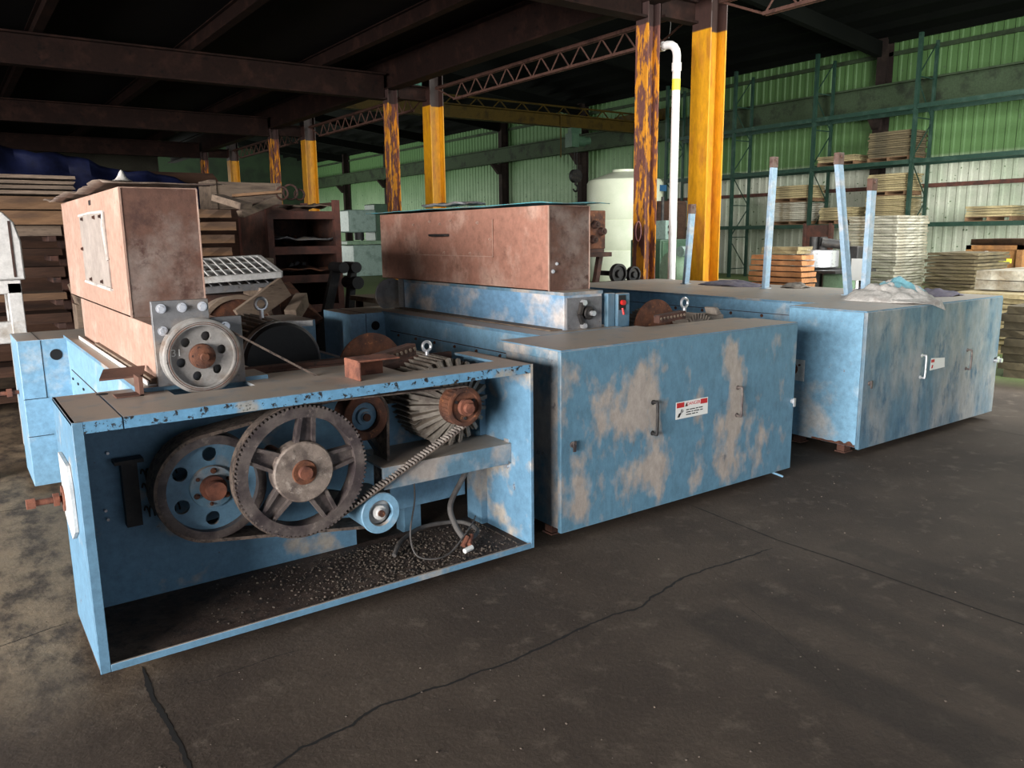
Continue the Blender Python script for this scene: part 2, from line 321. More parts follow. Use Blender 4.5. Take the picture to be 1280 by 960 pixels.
# floor: dusty concrete, stains, dark tyre strips, green reflection toned in on the hall side; all world-space
def floor_mat():
    m = bpy.data.materials.new('dusty_concrete'); m.use_nodes = True; nt = m.node_tree; N = nt.nodes; L = nt.links
    b = N['Principled BSDF']; b.inputs['Roughness'].default_value = .82; b.inputs['Specular IOR Level'].default_value = .3
    g = N.new('ShaderNodeNewGeometry'); P = g.outputs['Position']
    def noise(s, d=6, r=.6, stretch=None):
        n = N.new('ShaderNodeTexNoise'); n.inputs['Scale'].default_value = s; n.inputs['Detail'].default_value = d; n.inputs['Roughness'].default_value = r
        if stretch:
            mp = N.new('ShaderNodeMapping'); mp.inputs['Scale'].default_value = stretch; L.new(P, mp.inputs[0]); L.new(mp.outputs[0], n.inputs['Vector'])
        else: L.new(P, n.inputs['Vector'])
        return n.outputs['Fac']
    def mr(f, a, c, lo=0., hi=1.):
        r = N.new('ShaderNodeMapRange'); r.interpolation_type = 'SMOOTHSTEP'
        for k, v in zip(('From Min', 'From Max', 'To Min', 'To Max'), (a, c, lo, hi)): r.inputs[k].default_value = v
        L.new(f, r.inputs['Value']); return r.outputs[0]
    def mth(op, a, c):
        x = N.new('ShaderNodeMath'); x.operation = op
        for i, v in enumerate((a, c)):
            if isinstance(v, (int, float)): x.inputs[i].default_value = v
            else: L.new(v, x.inputs[i])
        return x.outputs[0]
    def mix(f, A, B):
        x = N.new('ShaderNodeMix'); x.data_type = 'RGBA'; L.new(f, x.inputs[0])
        for v, i in ((A, 6), (B, 7)):
            if isinstance(v, tuple): x.inputs[i].default_value = v
            else: L.new(v, x.inputs[i])
        return x.outputs[2]
    sp = N.new('ShaderNodeSeparateXYZ'); L.new(P, sp.inputs[0]); X, Y = sp.outputs[0], sp.outputs[1]
    c = mix(mr(noise(1.3), .35, .65), lin((66, 56, 49)), lin((81, 70, 61)))
    c = mix(mr(noise(7, 8, .7), .52, .7), c, lin((96, 85, 75)))
    c = mix(mr(noise(22, 8, .75), .56, .7), c, lin((62, 54, 50)))
    # smeared dry mud left of the near machine
    mud = mth('MULTIPLY', mr(X, .9, .1), mr(noise(3, 8, .7, (2, 1, 1)), .35, .6)); mud = mth('MULTIPLY', mud, mr(Y, 2.6, 3.6))
    c = mix(mth('MULTIPLY', mud, .8), c, lin((160, 138, 112)))
    warp = noise(4, 4, .6); Xw = mth('ADD', X, mth('MULTIPLY', mth('SUBTRACT', warp, .5), .06))
    def strip(x0, x1, y0, y1, s):
        a = mth('MULTIPLY', mr(Xw, x0 - .03, x0 + .03), mr(Xw, x1 + .03, x1 - .03))
        bb = mth('MULTIPLY', mr(Y, y0 - .03, y0 + .03), mr(Y, y1 + .03, y1 - .03))
        return mth('MULTIPLY', mth('MULTIPLY', a, bb), s)
    for x0, x1, y0, y1, s in ((2.36, 2.60, .9, 2.1, .5), (2.80, 2.92, .7, 2.2, .28), (3.0, 3.12, .6, 2.15, .22), (3.55, 3.78, 1.0, 2.2, .35), (3.2, 3.32, .5, 1.5, .3)):
        c = mix(strip(x0, x1, y0, y1, s), c, lin((40, 35, 33)))
    # beyond the columns the wall's green reflection is put into the floor colour
    c = mix(mth('MULTIPLY', mr(X, 8.6, 9.6), mr(noise(1.5), .2, .5, .6, 1.)), c, lin((100, 116, 72)))
    b_ = N.new('ShaderNodeBump'); b_.inputs['Strength'].default_value = .35; b_.inputs['Distance'].default_value = .01
    L.new(mth('ADD', noise(40, 8, .75), mth('MULTIPLY', noise(5, 5), 1.5)), b_.inputs['Height'])
    L.new(c, b.inputs['Base Color']); L.new(b_.outputs[0], b.inputs['Normal'])
    return m
M['floor'] = floor_mat()

# ------------------------------------------------------------------ the building
struct('floor', MB().box(-14, 25.2, -9, 62, -.2, 0), M['floor'])
# wall right (hall), corrugated
wr = MB().box(25.0, 25.15, -9, 26, 0, 9.5)
wf = MB().box(25.0, 25.15, 26, 62, 0, 9.5)
y = -9
while y < 62:
    (wr if y < 26 else wf).hexa((25.01, y, 0), (25.01, y + .15, 0), (24.965, y + .11, 0), (24.965, y + .04, 0), (0, 0, 9.3)); y += .3
struct('wall_right', wr, M['wall'], smooth=False)
struct('wall_right_far', wf, M['wall_far'], smooth=False)
struct('wall_back', MB().box(-14.2, 25.2, 62, 62.2, 0, 10), M['wall_back'])
struct('wall_back_store', MB().box(-14, 7.4, 34, 34.2, 0, 5.1), M['wall_dark'])
wl = MB().box(-14.2, -14, -9, -7.5, 0, 10).box(-14.2, -14, 4.5, 62, 0, 10).box(-14.2, -14, -7.5, 4.5, 5.1, 10)
struct('wall_left', wl, M['wall_dark'])
wn = MB().box(-14.2, -2.2, -9.2, -9, 0, 10).box(7.2, 10.8, -9.2, -9, 0, 10).box(22.2, 25.2, -9.2, -9, 0, 10).box(-2.2, 7.2, -9.2, -9, 4.3, 10).box(10.8, 22.2, -9.2, -9, 6.9, 10)
struct('added_light_surround', MB().box(9.3, 9.5, -9, -6.1, 0, 8.8).box(9.3, 9.5, .9, 1.1, 0, 8.8).box(9.3, 9.5, -6.1, .9, 6.7, 8.8), M['wall_dark'])  # unseen wall, added only to frame the hall area light
struct('wall_front', wn, M['wall_dark'])
# hall roof with purlins, sloping up from the eave
rf = MB()
def slab(x0, x1, z0, z1): rf.hexa((x0, -9.2, z0), (x1, -9.2, z1), (x1, 62.2, z1), (x0, 62.2, z0), (0, 0, .12))
slab(18.9, 25.2, 8.35, 7.42); slab(-14.2, 16.1, 8.9, 8.9); rf.hexa((16.1, 12, 8.9), (18.9, 12, 8.35), (18.9, 62.2, 8.35), (16.1, 62.2, 8.9), (0, 0, .12))
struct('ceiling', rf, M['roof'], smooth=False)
pur = MB()
for k in range(6):
    x = 19.3 + k * 1.1; z = 8.35 - (x - 18.9) * .148; pur.box(x, x + .08, -9, 62, z - .2, z - .002)
for k in range(12):
    x = 9.5 + k * .6
    if x < 16: pur.box(x, x + .07, -9, 62, 8.7, 8.9)
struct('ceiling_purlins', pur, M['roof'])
WC = [7.3, 14.5, 21.6, 28.9, 35.3, 42, 48.6, 55.2]
raf = MB()
for y in WC: raf.hexa((9.5, y, 8.5), (24.6, y, 6.85), (24.6, y, 7.3), (9.5, y, 8.88), (0, .2, 0))
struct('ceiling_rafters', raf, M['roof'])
# mezzanine
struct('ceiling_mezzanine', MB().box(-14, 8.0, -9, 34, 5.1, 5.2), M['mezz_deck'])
def ibeam_x(x0, x1, y, z0, z1, wd=.22, t=.03):
    return MB().box(x0, x1, y - wd / 2, y + wd / 2, z0, z0 + t).box(x0, x1, y - wd / 2, y + wd / 2, z1 - t, z1).box(x0, x1, y - .012, y + .012, z0 + t, z1 - t)
def ibeam_y(y0, y1, x, z0, z1, wd=.22, t=.03):
    return MB().box(x - wd / 2, x + wd / 2, y0, y1, z0, z0 + t).box(x - wd / 2, x + wd / 2, y0, y1, z1 - t, z1).box(x - .012, x + .012, y0, y1, z0 + t, z1 - t)
bl = ['nearest', 'second nearest', 'third nearest', 'farthest']
for i, y in enumerate((7.9, 15.2, 22.2, 29.2)):
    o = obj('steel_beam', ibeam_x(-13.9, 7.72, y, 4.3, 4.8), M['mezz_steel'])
    tag(o, 'dark rusty main beam under the mezzanine, %s of the four crossing to a brown column' % bl[i], 'beam', 'main beams under the mezzanine')
    o = obj('tie_beam', ibeam_x(7.98, 8.62, y - .1, 4.33, 4.62, .15), M['mezz_steel'])
    tag(o, 'short tie beam joining the %s brown column to its yellow neighbour' % bl[i], 'beam', 'short tie beams between column pairs')
for i, x in enumerate((-12.7, -10.3, -7.9, -5.5, -3.1, -.7, 1.7, 4.1, 6.5)):
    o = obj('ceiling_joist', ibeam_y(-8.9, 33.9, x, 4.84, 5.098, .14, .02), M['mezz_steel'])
    tag(o, 'dark steel joist running lengthwise under the mezzanine deck', 'joist', 'joists under the mezzanine deck')
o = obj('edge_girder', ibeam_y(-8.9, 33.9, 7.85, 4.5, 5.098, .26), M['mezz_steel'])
tag(o, 'long dark girder along the open edge of the mezzanine', 'girder')
# columns
def hsec(x, y, wd, dp, z0, z1, t=.018):
    m = MB().box(x - dp / 2, x - dp / 2 + t, y - wd / 2, y + wd / 2, z0, z1).box(x + dp / 2 - t, x + dp / 2, y - wd / 2, y + wd / 2, z0, z1)
    return m.box(x - dp / 2 + t, x + dp / 2 - t, y - .007, y + .007, z0, z1)
def column(name, x, y, wd, dp, ztop, m, label, group):
    t = thing(name, (x, y, 0), label, 'column', group)
    obj('shaft', hsec(x, y, wd, dp, .02, ztop), m, t)
    obj('base_plate', MB().box(x - dp * .8, x + dp * .8, y - wd * .8, y + wd * .8, 0, .02), M['rust_dark'], t)
    return t
bn = ['nearest and largest', 'second', 'third', 'farthest']
for i, y in enumerate((7.9, 15.2, 22.2, 29.2)):
    c = column('brown_column', 7.85, y, .22, .22, 4.5, M['yellow_rust'], 'rusty brown steel column with flaking yellow paint, %s in its row' % bn[i], 'rusty columns along the mezzanine edge')
    y2 = (7.67, 15.07, 22.0, 29.0)[i]
    d = column('yellow_column', 8.77, y2, .32, .32, 4.9, M['yellow'], 'bright yellow steel column, %s in the row beyond the rusty ones' % bn[i], 'yellow columns in the hall')
    obj('cap_plate', MB().box(8.58, 8.96, y2 - .19, y2 + .19, 4.9, 4.92), M['rust_dark'], d)
    if i == 0:
        obj('chalk_mark', MB().tube([(7.738, 7.9 + .05 * math.cos(a), 1.62 + .13 * math.sin(a)) for a in [k * PI / 12 for k in range(24)]], .008, 6, True), M['label_pink'], c)
# open web trusses
def truss(y0, y1, label):
    t = thing('open_web_truss', (8.77, (y0 + y1) / 2, 4.27), label, 'truss', 'open web trusses between the yellow columns'); x = 8.77
    tc = MB(); bc = MB(); wb = MB()
    for s in (-.03, .03):
        tc.bar((x + s, y0, 4.57), (x + s, y1, 4.57), .03, .05); bc.bar((x + s, y0 + .7, 4.27), (x + s, y1 - .7, 4.27), .03, .04)
    n = 11; a = y0 + .7; L_ = (y1 - .7 - a) / n
    for k in range(n):
        wb.cyl((x, a + k * L_, 4.27), (x, a + (k + .5) * L_, 4.56), .013, n=6); wb.cyl((x, a + (k + .5) * L_, 4.56), (x, a + (k + 1) * L_, 4.27), .013, n=6)
    wb.cyl((x, y0 + .02, 4.56), (x, a, 4.27), .016, n=6); wb.cyl((x, y1 - .02, 4.56), (x, y1 - .7, 4.27), .016, n=6)
    obj('top_chord', tc, M['truss'], t); obj('bottom_chord', bc, M['truss'], t); obj('web', wb, M['truss'], t)
truss(.8, 7.49, 'red-brown open web truss at the top right, before the nearest yellow column')
truss(7.85, 14.89, 'long open web truss between the nearest and second yellow columns')
truss(15.25, 21.82, 'open web truss between the second and third yellow columns')
truss(22.18, 28.82, 'small distant truss between the third and farthest yellow columns')
# white pipe
pp = [(8.1, 7.62, .03), (8.1, 7.62, 3.85)] + [(8.1, 7.62 + .16 * (1 - math.cos(a)), 3.85 + .16 * math.sin(a)) for a in (.4, .8, 1.2, 1.57)] + [(8.1, 8.14, 4.01), (8.1, 8.2, 4.05), (8.1, 8.22, 4.3)]
pt = thing('white_pipe', (8.1, 7.62, 0), 'white plastic pipe rising between the nearest rusty and yellow columns', 'pipe')
pm = MB().tube(pp, .052, 20); obj('pipe_run', pm, M['pvc'], pt)
each('coupling', MB().cyl((8.1, 7.62, 3.66), (8.1, 7.62, 3.76), .062, n=20).cyl((8.1, 7.86, 4.01), (8.1, 7.94, 4.01), .06, n=20), M['pvc'], pt)
obj('yellow_tape', MB().cyl((8.1, 7.62, 3.42), (8.1, 7.62, 3.56), .054, n=20), M['sticker_yellow'], pt)
obj('pipe_foot', MB().cyl((8.1, 7.62, 0), (8.1, 7.62, .03), .09, n=20), M['pvc'], pt)
# hall wall steel
for i, y in enumerate(WC):
    o = obj('wall_column', hsec(24.7, y, .3, .42, 0, 7.4, .03), M['dark_brown_steel'])
    tag(o, 'dark steel column standing against the green hall wall', 'column', 'dark wall columns')
    br = MB().hexa((23.9, y - .1, 5.2), (24.45, y - .1, 5.2), (24.45, y - .1, 4.7), (24.35, y - .1, 4.7), (0, .2, 0)); obj('bracket', br, M['dark_brown_steel'], o)
rb = ibeam_y(-8.9, 61.9, 24.15, 5.22, 5.95, .3, .05)
tag(obj('crane_runway_beam', rb, M['dark_green']), 'dark green crane runway beam running along the hall wall', 'beam')
for k, (z, mm) in enumerate(((2.85, 'rust_red'), (6.9, 'dark_green'))):
    tag(obj('trim_%d' % (k + 1), MB().box(24.88, 24.96, -8.9, 61.9, z, z + .12), M[mm]), kind='structure')
# travelling crane
cr = thing('travelling_crane', (17, 24, 5.5), 'dull yellow travelling crane bridge spanning the hall', 'crane')
obj('bridge_girder', ibeam_x(9.6, 23.6, 24, 5.50, 5.95, .3, .04), M['yellow_crane'], cr)
ww = MB().bar((9.6, 24.9, 5.95), (24.2, 24.9, 5.95), .06, .06).bar((9.6, 24.9, 6.4), (24.2, 24.9, 6.4), .06, .06)
for k in range(14):
    x = 9.8 + k; ww.bar((x, 24.9, 5.95), (x + .5, 24.9, 6.4), .04, .04).bar((x + .5, 24.9, 6.4), (x + 1, 24.9, 5.95), .04, .04)
obj('side_truss', ww, M['yellow_crane'], cr)
obj('end_truck', MB().box(23.6, 24.3, 23.8, 24.2, 5.96, 6.2).box(23.95, 24.35, 22.8, 26, 6.0, 6.4).cyl((24.0, 23.1, 6.1), (24.3, 23.1, 6.1), .15).cyl((24.0, 25.7, 6.1), (24.3, 25.7, 6.1), .15), M['yellow_crane'], cr)
obj('motor_box', MB().box(12.6, 14.0, 23.8, 24.3, 5.96, 6.5).box(13.0, 13.6, 23.6, 23.8, 6.0, 6.3), M['teal'], cr)
hx = aty(717, 180, 24).x
ho = MB().box(hx - .25, hx + .1, 23.8, 24.2, 4.8, 5.3).cyl((hx + .1, 24, 5.05), (hx + .5, 24, 5.05), .2, n=20).cyl((hx + .5, 24, 5.05), (hx + .75, 24, 5.08), .15, n=20).box(hx - .2, hx + .3, 23.9, 24.1, 5.3, 5.5)
obj('hoist', ho, M['green_cab'], cr)
obj('hoist_rope', MB().cyl((hx, 23.95, 3.95), (hx, 23.95, 5.5), .012, n=6).cyl((hx + .12, 23.95, 3.95), (hx + .12, 23.95, 5.5), .012, n=6), M['black'], cr)
hk = MB().cyl((hx + .06, 23.85, 3.75), (hx + .06, 24.05, 3.75), .25, n=24).tube([(hx + .06 + .11 * math.cos(a), 23.95, 3.3 + .12 * math.sin(a)) for a in [1.6 - k * .35 for k in range(14)]], .035, 8).cyl((hx + .06, 23.95, 3.42), (hx + .06, 23.95, 3.6), .05, n=10)
obj('hook_block', hk, M['iron_dark'], cr)
obj('pendant_cable', MB().cyl((hx - .7, 23.9, 4.4), (hx - .7, 23.9, 5.98), .02, n=6), M['yellow_crane'], cr)
tag(obj('hanging_wire', MB().tube([(12.0, 11.5 + .03 * math.sin(k), 6.6 - .12 * k + .25) for k in range(14)], .008, 5), M['hose']), 'loose thin wire hanging from the dark hall roof at upper right', 'wire')

# ------------------------------------------------------------------ pallet rack on the hall wall
RY = [9.12, 12.4, 15.62, 18.75, 21.9]
rk = thing('pallet_rack', (24.2, 16, 0), 'tall green pallet racking against the hall wall', 'rack')
xf, xr = 22.85, 23.75
RZ = 6.95
for y in RY:
    u = MB().box(xf - .05, xf + .05, y - .05, y + .05, 0, RZ).box(xr - .04, xr + .04, y - .04, y + .04, 0, RZ - .1)
    zz = .3; k = 0
    while zz < 6.0:
        u.bar((xf, y, zz), (xr, y, zz), .03, .03); u.bar((xf, y, zz) if k % 2 else (xr, y, zz), (xr, y, zz + 1.0) if k % 2 else (xf, y, zz + 1.0), .025, .025); zz += 1.1; k += 1
    obj('upright_frame', u, M['rack_green'], rk)
for z, x in ((1.74, xf), (3.51, xf), (5.00, xf)):
    for k in range(len(RY) - 1):
        b = MB().box(xf - .05, xf - .01 + .05, RY[k] + .04, RY[k + 1] - .04, z - .07, z + .05).box(xr - .04, xr + .04, RY[k] + .03, RY[k + 1] - .03, z - .07, z + .05)
        obj('beam', b, M['rack_green'], rk)
for z in (1.74, 3.51, 5.00):
    obj('beam', MB().box(xf - .05, xf + .04, 4.0, RY[0] - .04, z - .07, z + .05).box(xr - .04, xr + .04, 4.0, RY[0] - .03, z - .07, z + .05), M['rack_green'], rk)
obj('upright_frame', MB().box(xf - .04, xf + .04, 3.92, 4.0, 0, RZ).box(xr - .03, xr + .03, 3.92, 4.0, 0, RZ - .1), M['rack_green'], rk)

BC = {}
def board(lx, ly, th, m, seed=0, name='board', rough=.006):
    key = (round(lx, 2), round(ly, 2), round(th, 3), m, seed, name)
    if key in BC: return BC[key]
    random.seed(seed * 13 + int(lx * 100)); nx, ny = 8, 5; vs = []; fs = []
    for lay in (0, 1):
        for j in range(ny + 1):
            for i in range(nx + 1):
                ex = (random.uniform(-1, 1) * rough * 2 if i in (0, nx) else 0); ey = (random.uniform(-1, 1) * rough * 2 if j in (0, ny) else 0)
                z = mnoise.noise(Vector((i * .35 + seed, j * .3, seed * 1.7))) * rough * 1.2
                vs.append(Vector(((i / nx - .5) * lx + ex, (j / ny - .5) * ly + ey, th * lay * .94 + z * lay)))
    n = (nx + 1) * (ny + 1); q = lambda i, j, l: l * n + j * (nx + 1) + i
    for j in range(ny):
        for i in range(nx):
            fs += [(q(i, j, 1), q(i + 1, j, 1), q(i + 1, j + 1, 1), q(i, j + 1, 1)), (q(i, j, 0), q(i, j + 1, 0), q(i + 1, j + 1, 0), q(i + 1, j, 0))]
    for i in range(nx): fs += [(q(i, 0, 0), q(i + 1, 0, 0), q(i + 1, 0, 1), q(i, 0, 1)), (q(i, ny, 0), q(i, ny, 1), q(i + 1, ny, 1), q(i + 1, ny, 0))]
    for j in range(ny): fs += [(q(0, j, 0), q(0, j, 1), q(0, j + 1, 1), q(0, j + 1, 0)), (q(nx, j, 0), q(nx, j + 1, 0), q(nx, j + 1, 1), q(nx, j, 1))]
    me = bpy.data.meshes.new(name); me.from_pydata(vs, [], fs); me.materials.append(M[m]); BC[key] = me; return me
def stack(cx, cy, z0, lx, ly, n, th, m, name, label, cat, group, rz=0, jit=.04, gap=0.0, taper=0):
    z = z0
    for k in range(n):
        me = board(lx - taper * k, ly - taper * k, th, m, k % 3, name)
        random.seed(int(cx * 100) + k * 17 + int(z0 * 30))
        o = bpy.data.objects.new(name, me); COL.objects.link(o)
        o.location = (cx + random.uniform(-jit, jit), cy + random.uniform(-jit, jit), z); o.rotation_euler.z = rz + random.uniform(-jit, jit) * .5
        tag(o, label, cat, group); z += th + gap + .002
    return z
def pallet(cx, cy, z, lx, ly, label, rz=0, m='wood'):
    t = thing('pallet', (cx, cy, z), label, 'pallet')
    t.rotation_euler.z = rz
    lo = MB(); up = MB(); st = MB()
    for s in (-1, 0, 1): st.box(cx - lx / 2, cx + lx / 2, cy + s * (ly / 2 - .04) - .03, cy + s * (ly / 2 - .04) + .03, z + .016, z + .1)
    for k in range(6):
        x = cx - lx / 2 + .05 + k * (lx - .1) / 5; up.box(x - .05, x + .05, cy - ly / 2, cy + ly / 2, z + .1, z + .118)
        if k in (0, 2, 3, 5): lo.box(x - .05, x + .05, cy - ly / 2, cy + ly / 2, z, z + .016)
    each('stringer', st, M[m], t); obj('top_boards', up, M[m], t); obj('bottom_boards', lo, M[m], t)
    return z + .12
# goods on the rack, then on the floor of the hall
def rackload(yc, zb, ly, n, th, m, where, n2=0, m2=None):
    z = pallet(23.38, yc, zb, .9, ly, 'wooden pallet ' + where, 0)
    z = stack(23.38, yc, z + .002, .92, ly * .97, n * 2, th / 2 - .008, m, 'sheet_bundle', 'flat bundle of sheets ' + where, 'sheet bundle', 'bundles ' + where, jit=.025, gap=.007)
    if n2:
        z = pallet(23.38, yc, z + .004, .9, ly * .95, 'upper wooden pallet ' + where, 0)
        stack(23.38, yc, z + .002, .92, ly * .93, n2 * 2, th / 2 - .001, m2 or m, 'sheet_bundle', 'bundle on the upper pallet ' + where, 'sheet bundle', 'upper bundles ' + where, jit=.03, gap=.007)
Z1, Z2 = 1.792, 3.562
rackload(16.4, Z1, 1.4, 5, .12, 'board_pale', 'at the left end, lower rack shelf', 3, 'board_tan')
rackload(14.75, Z1, 1.15, 3, .13, 'board_tan', 'in the middle, lower rack shelf')
rackload(13.15, Z1, 1.25, 6, .11, 'board_tan', 'on the lower shelf, behind the tall stack', 4, 'board_tan')
rackload(10.25, Z1, 1.2, 2, .14, 'board_tan', 'at the right end, lower rack shelf')
rackload(14.85, Z2, 1.3, 2, .09, 'board_tan', 'in the low pile, upper rack shelf')
rackload(13.17, Z2, 1.3, 6, .12, 'board_dark', 'in the tall pile, upper rack shelf')

# tall stack of sheets
z = pallet(17.65, 10.0, 0, 1.25, 1.1, 'low pallet under the tall stack of sheets')
stack(17.65, 10.0, z, 1.3, 1.15, 28, .055, 'board_pale', 'panel_sheet', 'thick pale-edged sheet in the tall stack before the racking', 'sheet', 'sheets in the tall stack', jit=.025, gap=.007)
# orange boards
z = pallet(10.25, 7.42, 0, .5, 1.0, 'pallet under the pile of orange-brown boards')
z = stack(10.25, 7.42, z, .5, 1.08, 14, .066, 'board_orange', 'orange_board', 'orange-brown board in the stepped pile beside the yellow column', 'board', 'orange-brown boards', jit=.025, gap=.014, taper=.016)
stack(10.25, 7.35, z, .34, .62, 2, .05, 'board_tan', 'tan_board', 'tan board lying on top of the orange-brown pile', 'board', 'tan boards on the orange pile', jit=.015)
stack(9.9, 8.3, 0.0, .45, .45, 14, .06, 'board_tan', 'folded_carton', 'folded tan carton leaning pile left of the orange boards', 'carton', 'folded cartons by the orange pile', jit=.06)
# right-hand stacks
z = pallet(15.0, 6.98, 0, 1.15, .8, 'pallet under the dark sheets right of the tall stack')
stack(15.0, 6.98, z, 1.2, .85, 18, .05, 'board_dark', 'dark_sheet', 'dark brown sheet in the stack right of the tall stack', 'sheet', 'dark sheets right of the tall stack', jit=.035, gap=.008)
z = stack(12.1, 4.65, 0, 2.1, 1.25, 12, .057, 'board_tan', 'fibreboard', 'tan panel in the low wide stack at the right edge', 'panel', 'tan panels in the low wide stack', jit=.025, gap=.006)
z = stack(12.4, 4.75, z, 1.7, 1.0, 2, .13, 'board_pale', 'white_board', 'white-edged panel on top of the low wide stack at the right edge', 'panel', 'white panels on the low wide stack', jit=.01)
z = stack(9.9, 3.55, 0, 1.1, .8, 9, .085, 'board_dark', 'dark_board', 'dark panel in the stack beyond the third machine at the right edge', 'panel', 'dark panels at the right edge', rz=.1, jit=.04)
ct = thing('wooden_crate', (16.9, 7.4, 0), 'brown crate with a white mark and a yellow sticker, right background', 'crate')
obj('crate_body', MB().box(16.5, 17.4, 6.75, 7.65, 0, 1.28), M['crate'], ct, bevel=.01)
fr = MB()
for yy in (6.68, 7.6): fr.box(16.44, 16.5, yy, yy + .1, 0, 1.28)
fr.box(16.44, 16.5, 6.68, 7.7, 1.2, 1.28)
obj('batten', fr, M['crate'], ct)
obj('sticker', MB().box(16.43, 16.44, 6.85, 7.15, .95, 1.03), M['sticker_yellow'], ct)
obj('white_mark', MB().box(16.43, 16.44, 7.25, 7.4, 1.0, 1.07).box(16.43, 16.44, 7.28, 7.34, 1.07, 1.17), M['label_white'], ct)
tag(obj('brown_tray', MB().hexa((16.5, 6.7, 1.285), (17.3, 6.7, 1.285), (17.5, 6.6, 1.40), (16.3, 6.6, 1.40), (0, .95, 0)), M['wood_dark']), 'dark brown flared tray lying on top of the wooden crate', 'tray')

# ------------------------------------------------------------------ machines in the hall
# tank
tc_ = Vector((19.3, 20.4, 0))
tk = thing('plastic_tank', tc_, 'large pale vertical plastic tank beyond the copper hopper', 'tank')
obj('tank_shell', MB().lathe([(0, 0), (1.25, 0), (1.28, .1), (1.28, 1.0), (1.26, 1.03), (1.28, 1.06), (1.28, 2.0), (1.26, 2.03), (1.28, 2.06), (1.28, 3.25), (1.22, 3.35), (.45, 3.62), (0, 3.62)], tc_, n=48), M['tank'], tk)
obj('manhole_lid', MB().cyl(tc_ + Vector((0, 0, 3.6)), tc_ + Vector((0, 0, 3.7)), .42, n=30), M['tank'], tk)
q = CAM_M @ Vector((785 - 640, 480 - 228, -FPX)); 
obj('blue_sticker', MB().box(19.3 + .45, 19.3 + .75, 20.4 - 1.225, 20.4 - 1.20, 2.95, 3.15), M['sticker_blue'], tk)
# rusty gearbox behind the second hopper, on a stand with wheels
a0 = Vector((6.15, 7.1, 0))
gb = thing('rusty_gearbox', (6.3, 7.3, 0), 'rusty orange gearbox panel with round knobs, right of the second hopper', 'gearbox')
obj('panel_box', MB().box(5.95, 6.42, 7.1, 7.6, 1.42, 1.86), M['rust'], gb, bevel=.01)
for dx, dz in ((.12, 1.74), (.3, 1.70), (.08, 1.56), (.27, 1.53), (.4, 1.62)):
    obj('knob', MB().cyl((5.95 + dx, 7.1, dz), (5.95 + dx, 7.04, dz), .05, .04, n=16).cyl((5.95 + dx, 7.04, dz), (5.95 + dx, 7.02, dz), .02, n=10), M['rust_dark'], gb)
obj('shelf_flange', MB().box(5.9, 6.45, 7.02, 7.6, 1.33, 1.38).box(6.0, 6.4, 7.1, 7.5, 1.38, 1.42), M['rust_dark'], gb)
obj('strut', MB().bar((6.42, 7.2, 1.33), (6.15, 7.2, 0), .06, .06).bar((6.0, 7.2, 1.33), (6.0, 7.2, 0), .05, .05).bar((6.0, 7.5, 1.33), (6.0, 7.5, 0), .05, .05), M['rust_dark'], gb)
wh = thing('iron_rollers', (7.0, 7.35, 0), 'dark rusty wheels and roller bed behind the first rusty column base', 'rollers')
obj('bed', MB().box(6.5, 7.5, 7.1, 7.6, .0, 1.0), M['rust_dark'], wh, bevel=.01)
for dx, r in ((6.62, .12), (6.87, .1)):
    obj('wheel', MB().lathe([(r * .4, 0), (r, 0), (r, .06), (r * .8, .06), (r * .75, .03), (r * .4, .03), (r * .35, .07), (0, .07)], (dx, 7.12, 1.0 + r * 1.0), (0, -1, 0), 24).cyl((dx, 7.10, 1.0 + r), (dx, 7.5, 1.0 + r), .03, n=10), M['iron_dark'], wh)
# green cabinet + pale control box
gc = thing('green_cabinet', (13.4, 12.6, 0), 'low dark green cabinet in front of the pale tank', 'cabinet')
obj('cabinet_body', MB().box(12.4, 13.7, 12.0, 12.9, 0, 1.45), M['green_cab'], gc, bevel=.02)
for k in range(3): obj('drawer', MB().box(12.45, 13.65, 11.98, 12.0, .12 + k * .44, .52 + k * .44), M['green_cab'], gc, bevel=.006)
cb = thing('control_box', (12.8, 12.3, 1.45), 'pale control box with knobs and rod on the green cabinet', 'control box')
obj('box', MB().box(12.65, 13.0, 12.1, 12.5, 1.452, 1.85), M['mach_pale'], cb, bevel=.01)
obj('rod', MB().cyl((12.75, 12.3, 1.85), (12.75, 12.3, 2.35), .035, n=10), M['iron_dark'], cb)
for k in range(4): obj('knob', MB().cyl((12.75 + .13 * (k % 2), 12.1, 1.6 + .12 * (k // 2)), (12.75 + .13 * (k % 2), 12.07, 1.6 + .12 * (k // 2)), .035, n=12), M['ink'], cb)
# brown drum and green machine right of column 1
dr = thing('brown_bin', (14.4, 13.9, 0), 'dark brown upright bin between the rusty column and the white pipe', 'bin')
obj('bin_shell', MB().lathe([(0, 1.05), (.55, 1.05), (.58, 1.1), (.58, 2.3), (.54, 2.33), (0, 2.33)], (14.4, 13.9, 0), n=28), M['wood_dark'], dr)
obj('stand', MB().box(13.9, 14.9, 13.5, 14.3, .95, 1.05).box(13.92, 14.0, 13.52, 13.6, 0, .95).box(14.8, 14.88, 13.52, 13.6, 0, .95).box(13.92, 14.0, 14.2, 14.28, 0, .95).box(14.8, 14.88, 14.2, 14.28, 0, .95), M['rust_dark'], dr)
gm = thing('green_press', (12.9, 11.9, 0), 'pale green rounded machine housing low between rusty column and white pipe', 'machine')
obj('housing', MB().lathe([(0, -.3), (.38, -.3), (.42, -.2), (.42, .2), (.38, .3), (0, .3)], (11.35, 10.4, .85), (1, -.4, 0), 24), M['green_mach'], gm)
obj('pedestal', MB().box(11.05, 11.65, 10.15, 10.65, 0, .5), M['green_cab'], gm, bevel=.02)
obj('flange', MB().cyl((11.05, 10.2, 1.25), (11.65, 10.2, 1.25), .1, n=16), M['mach_pale'], gm)
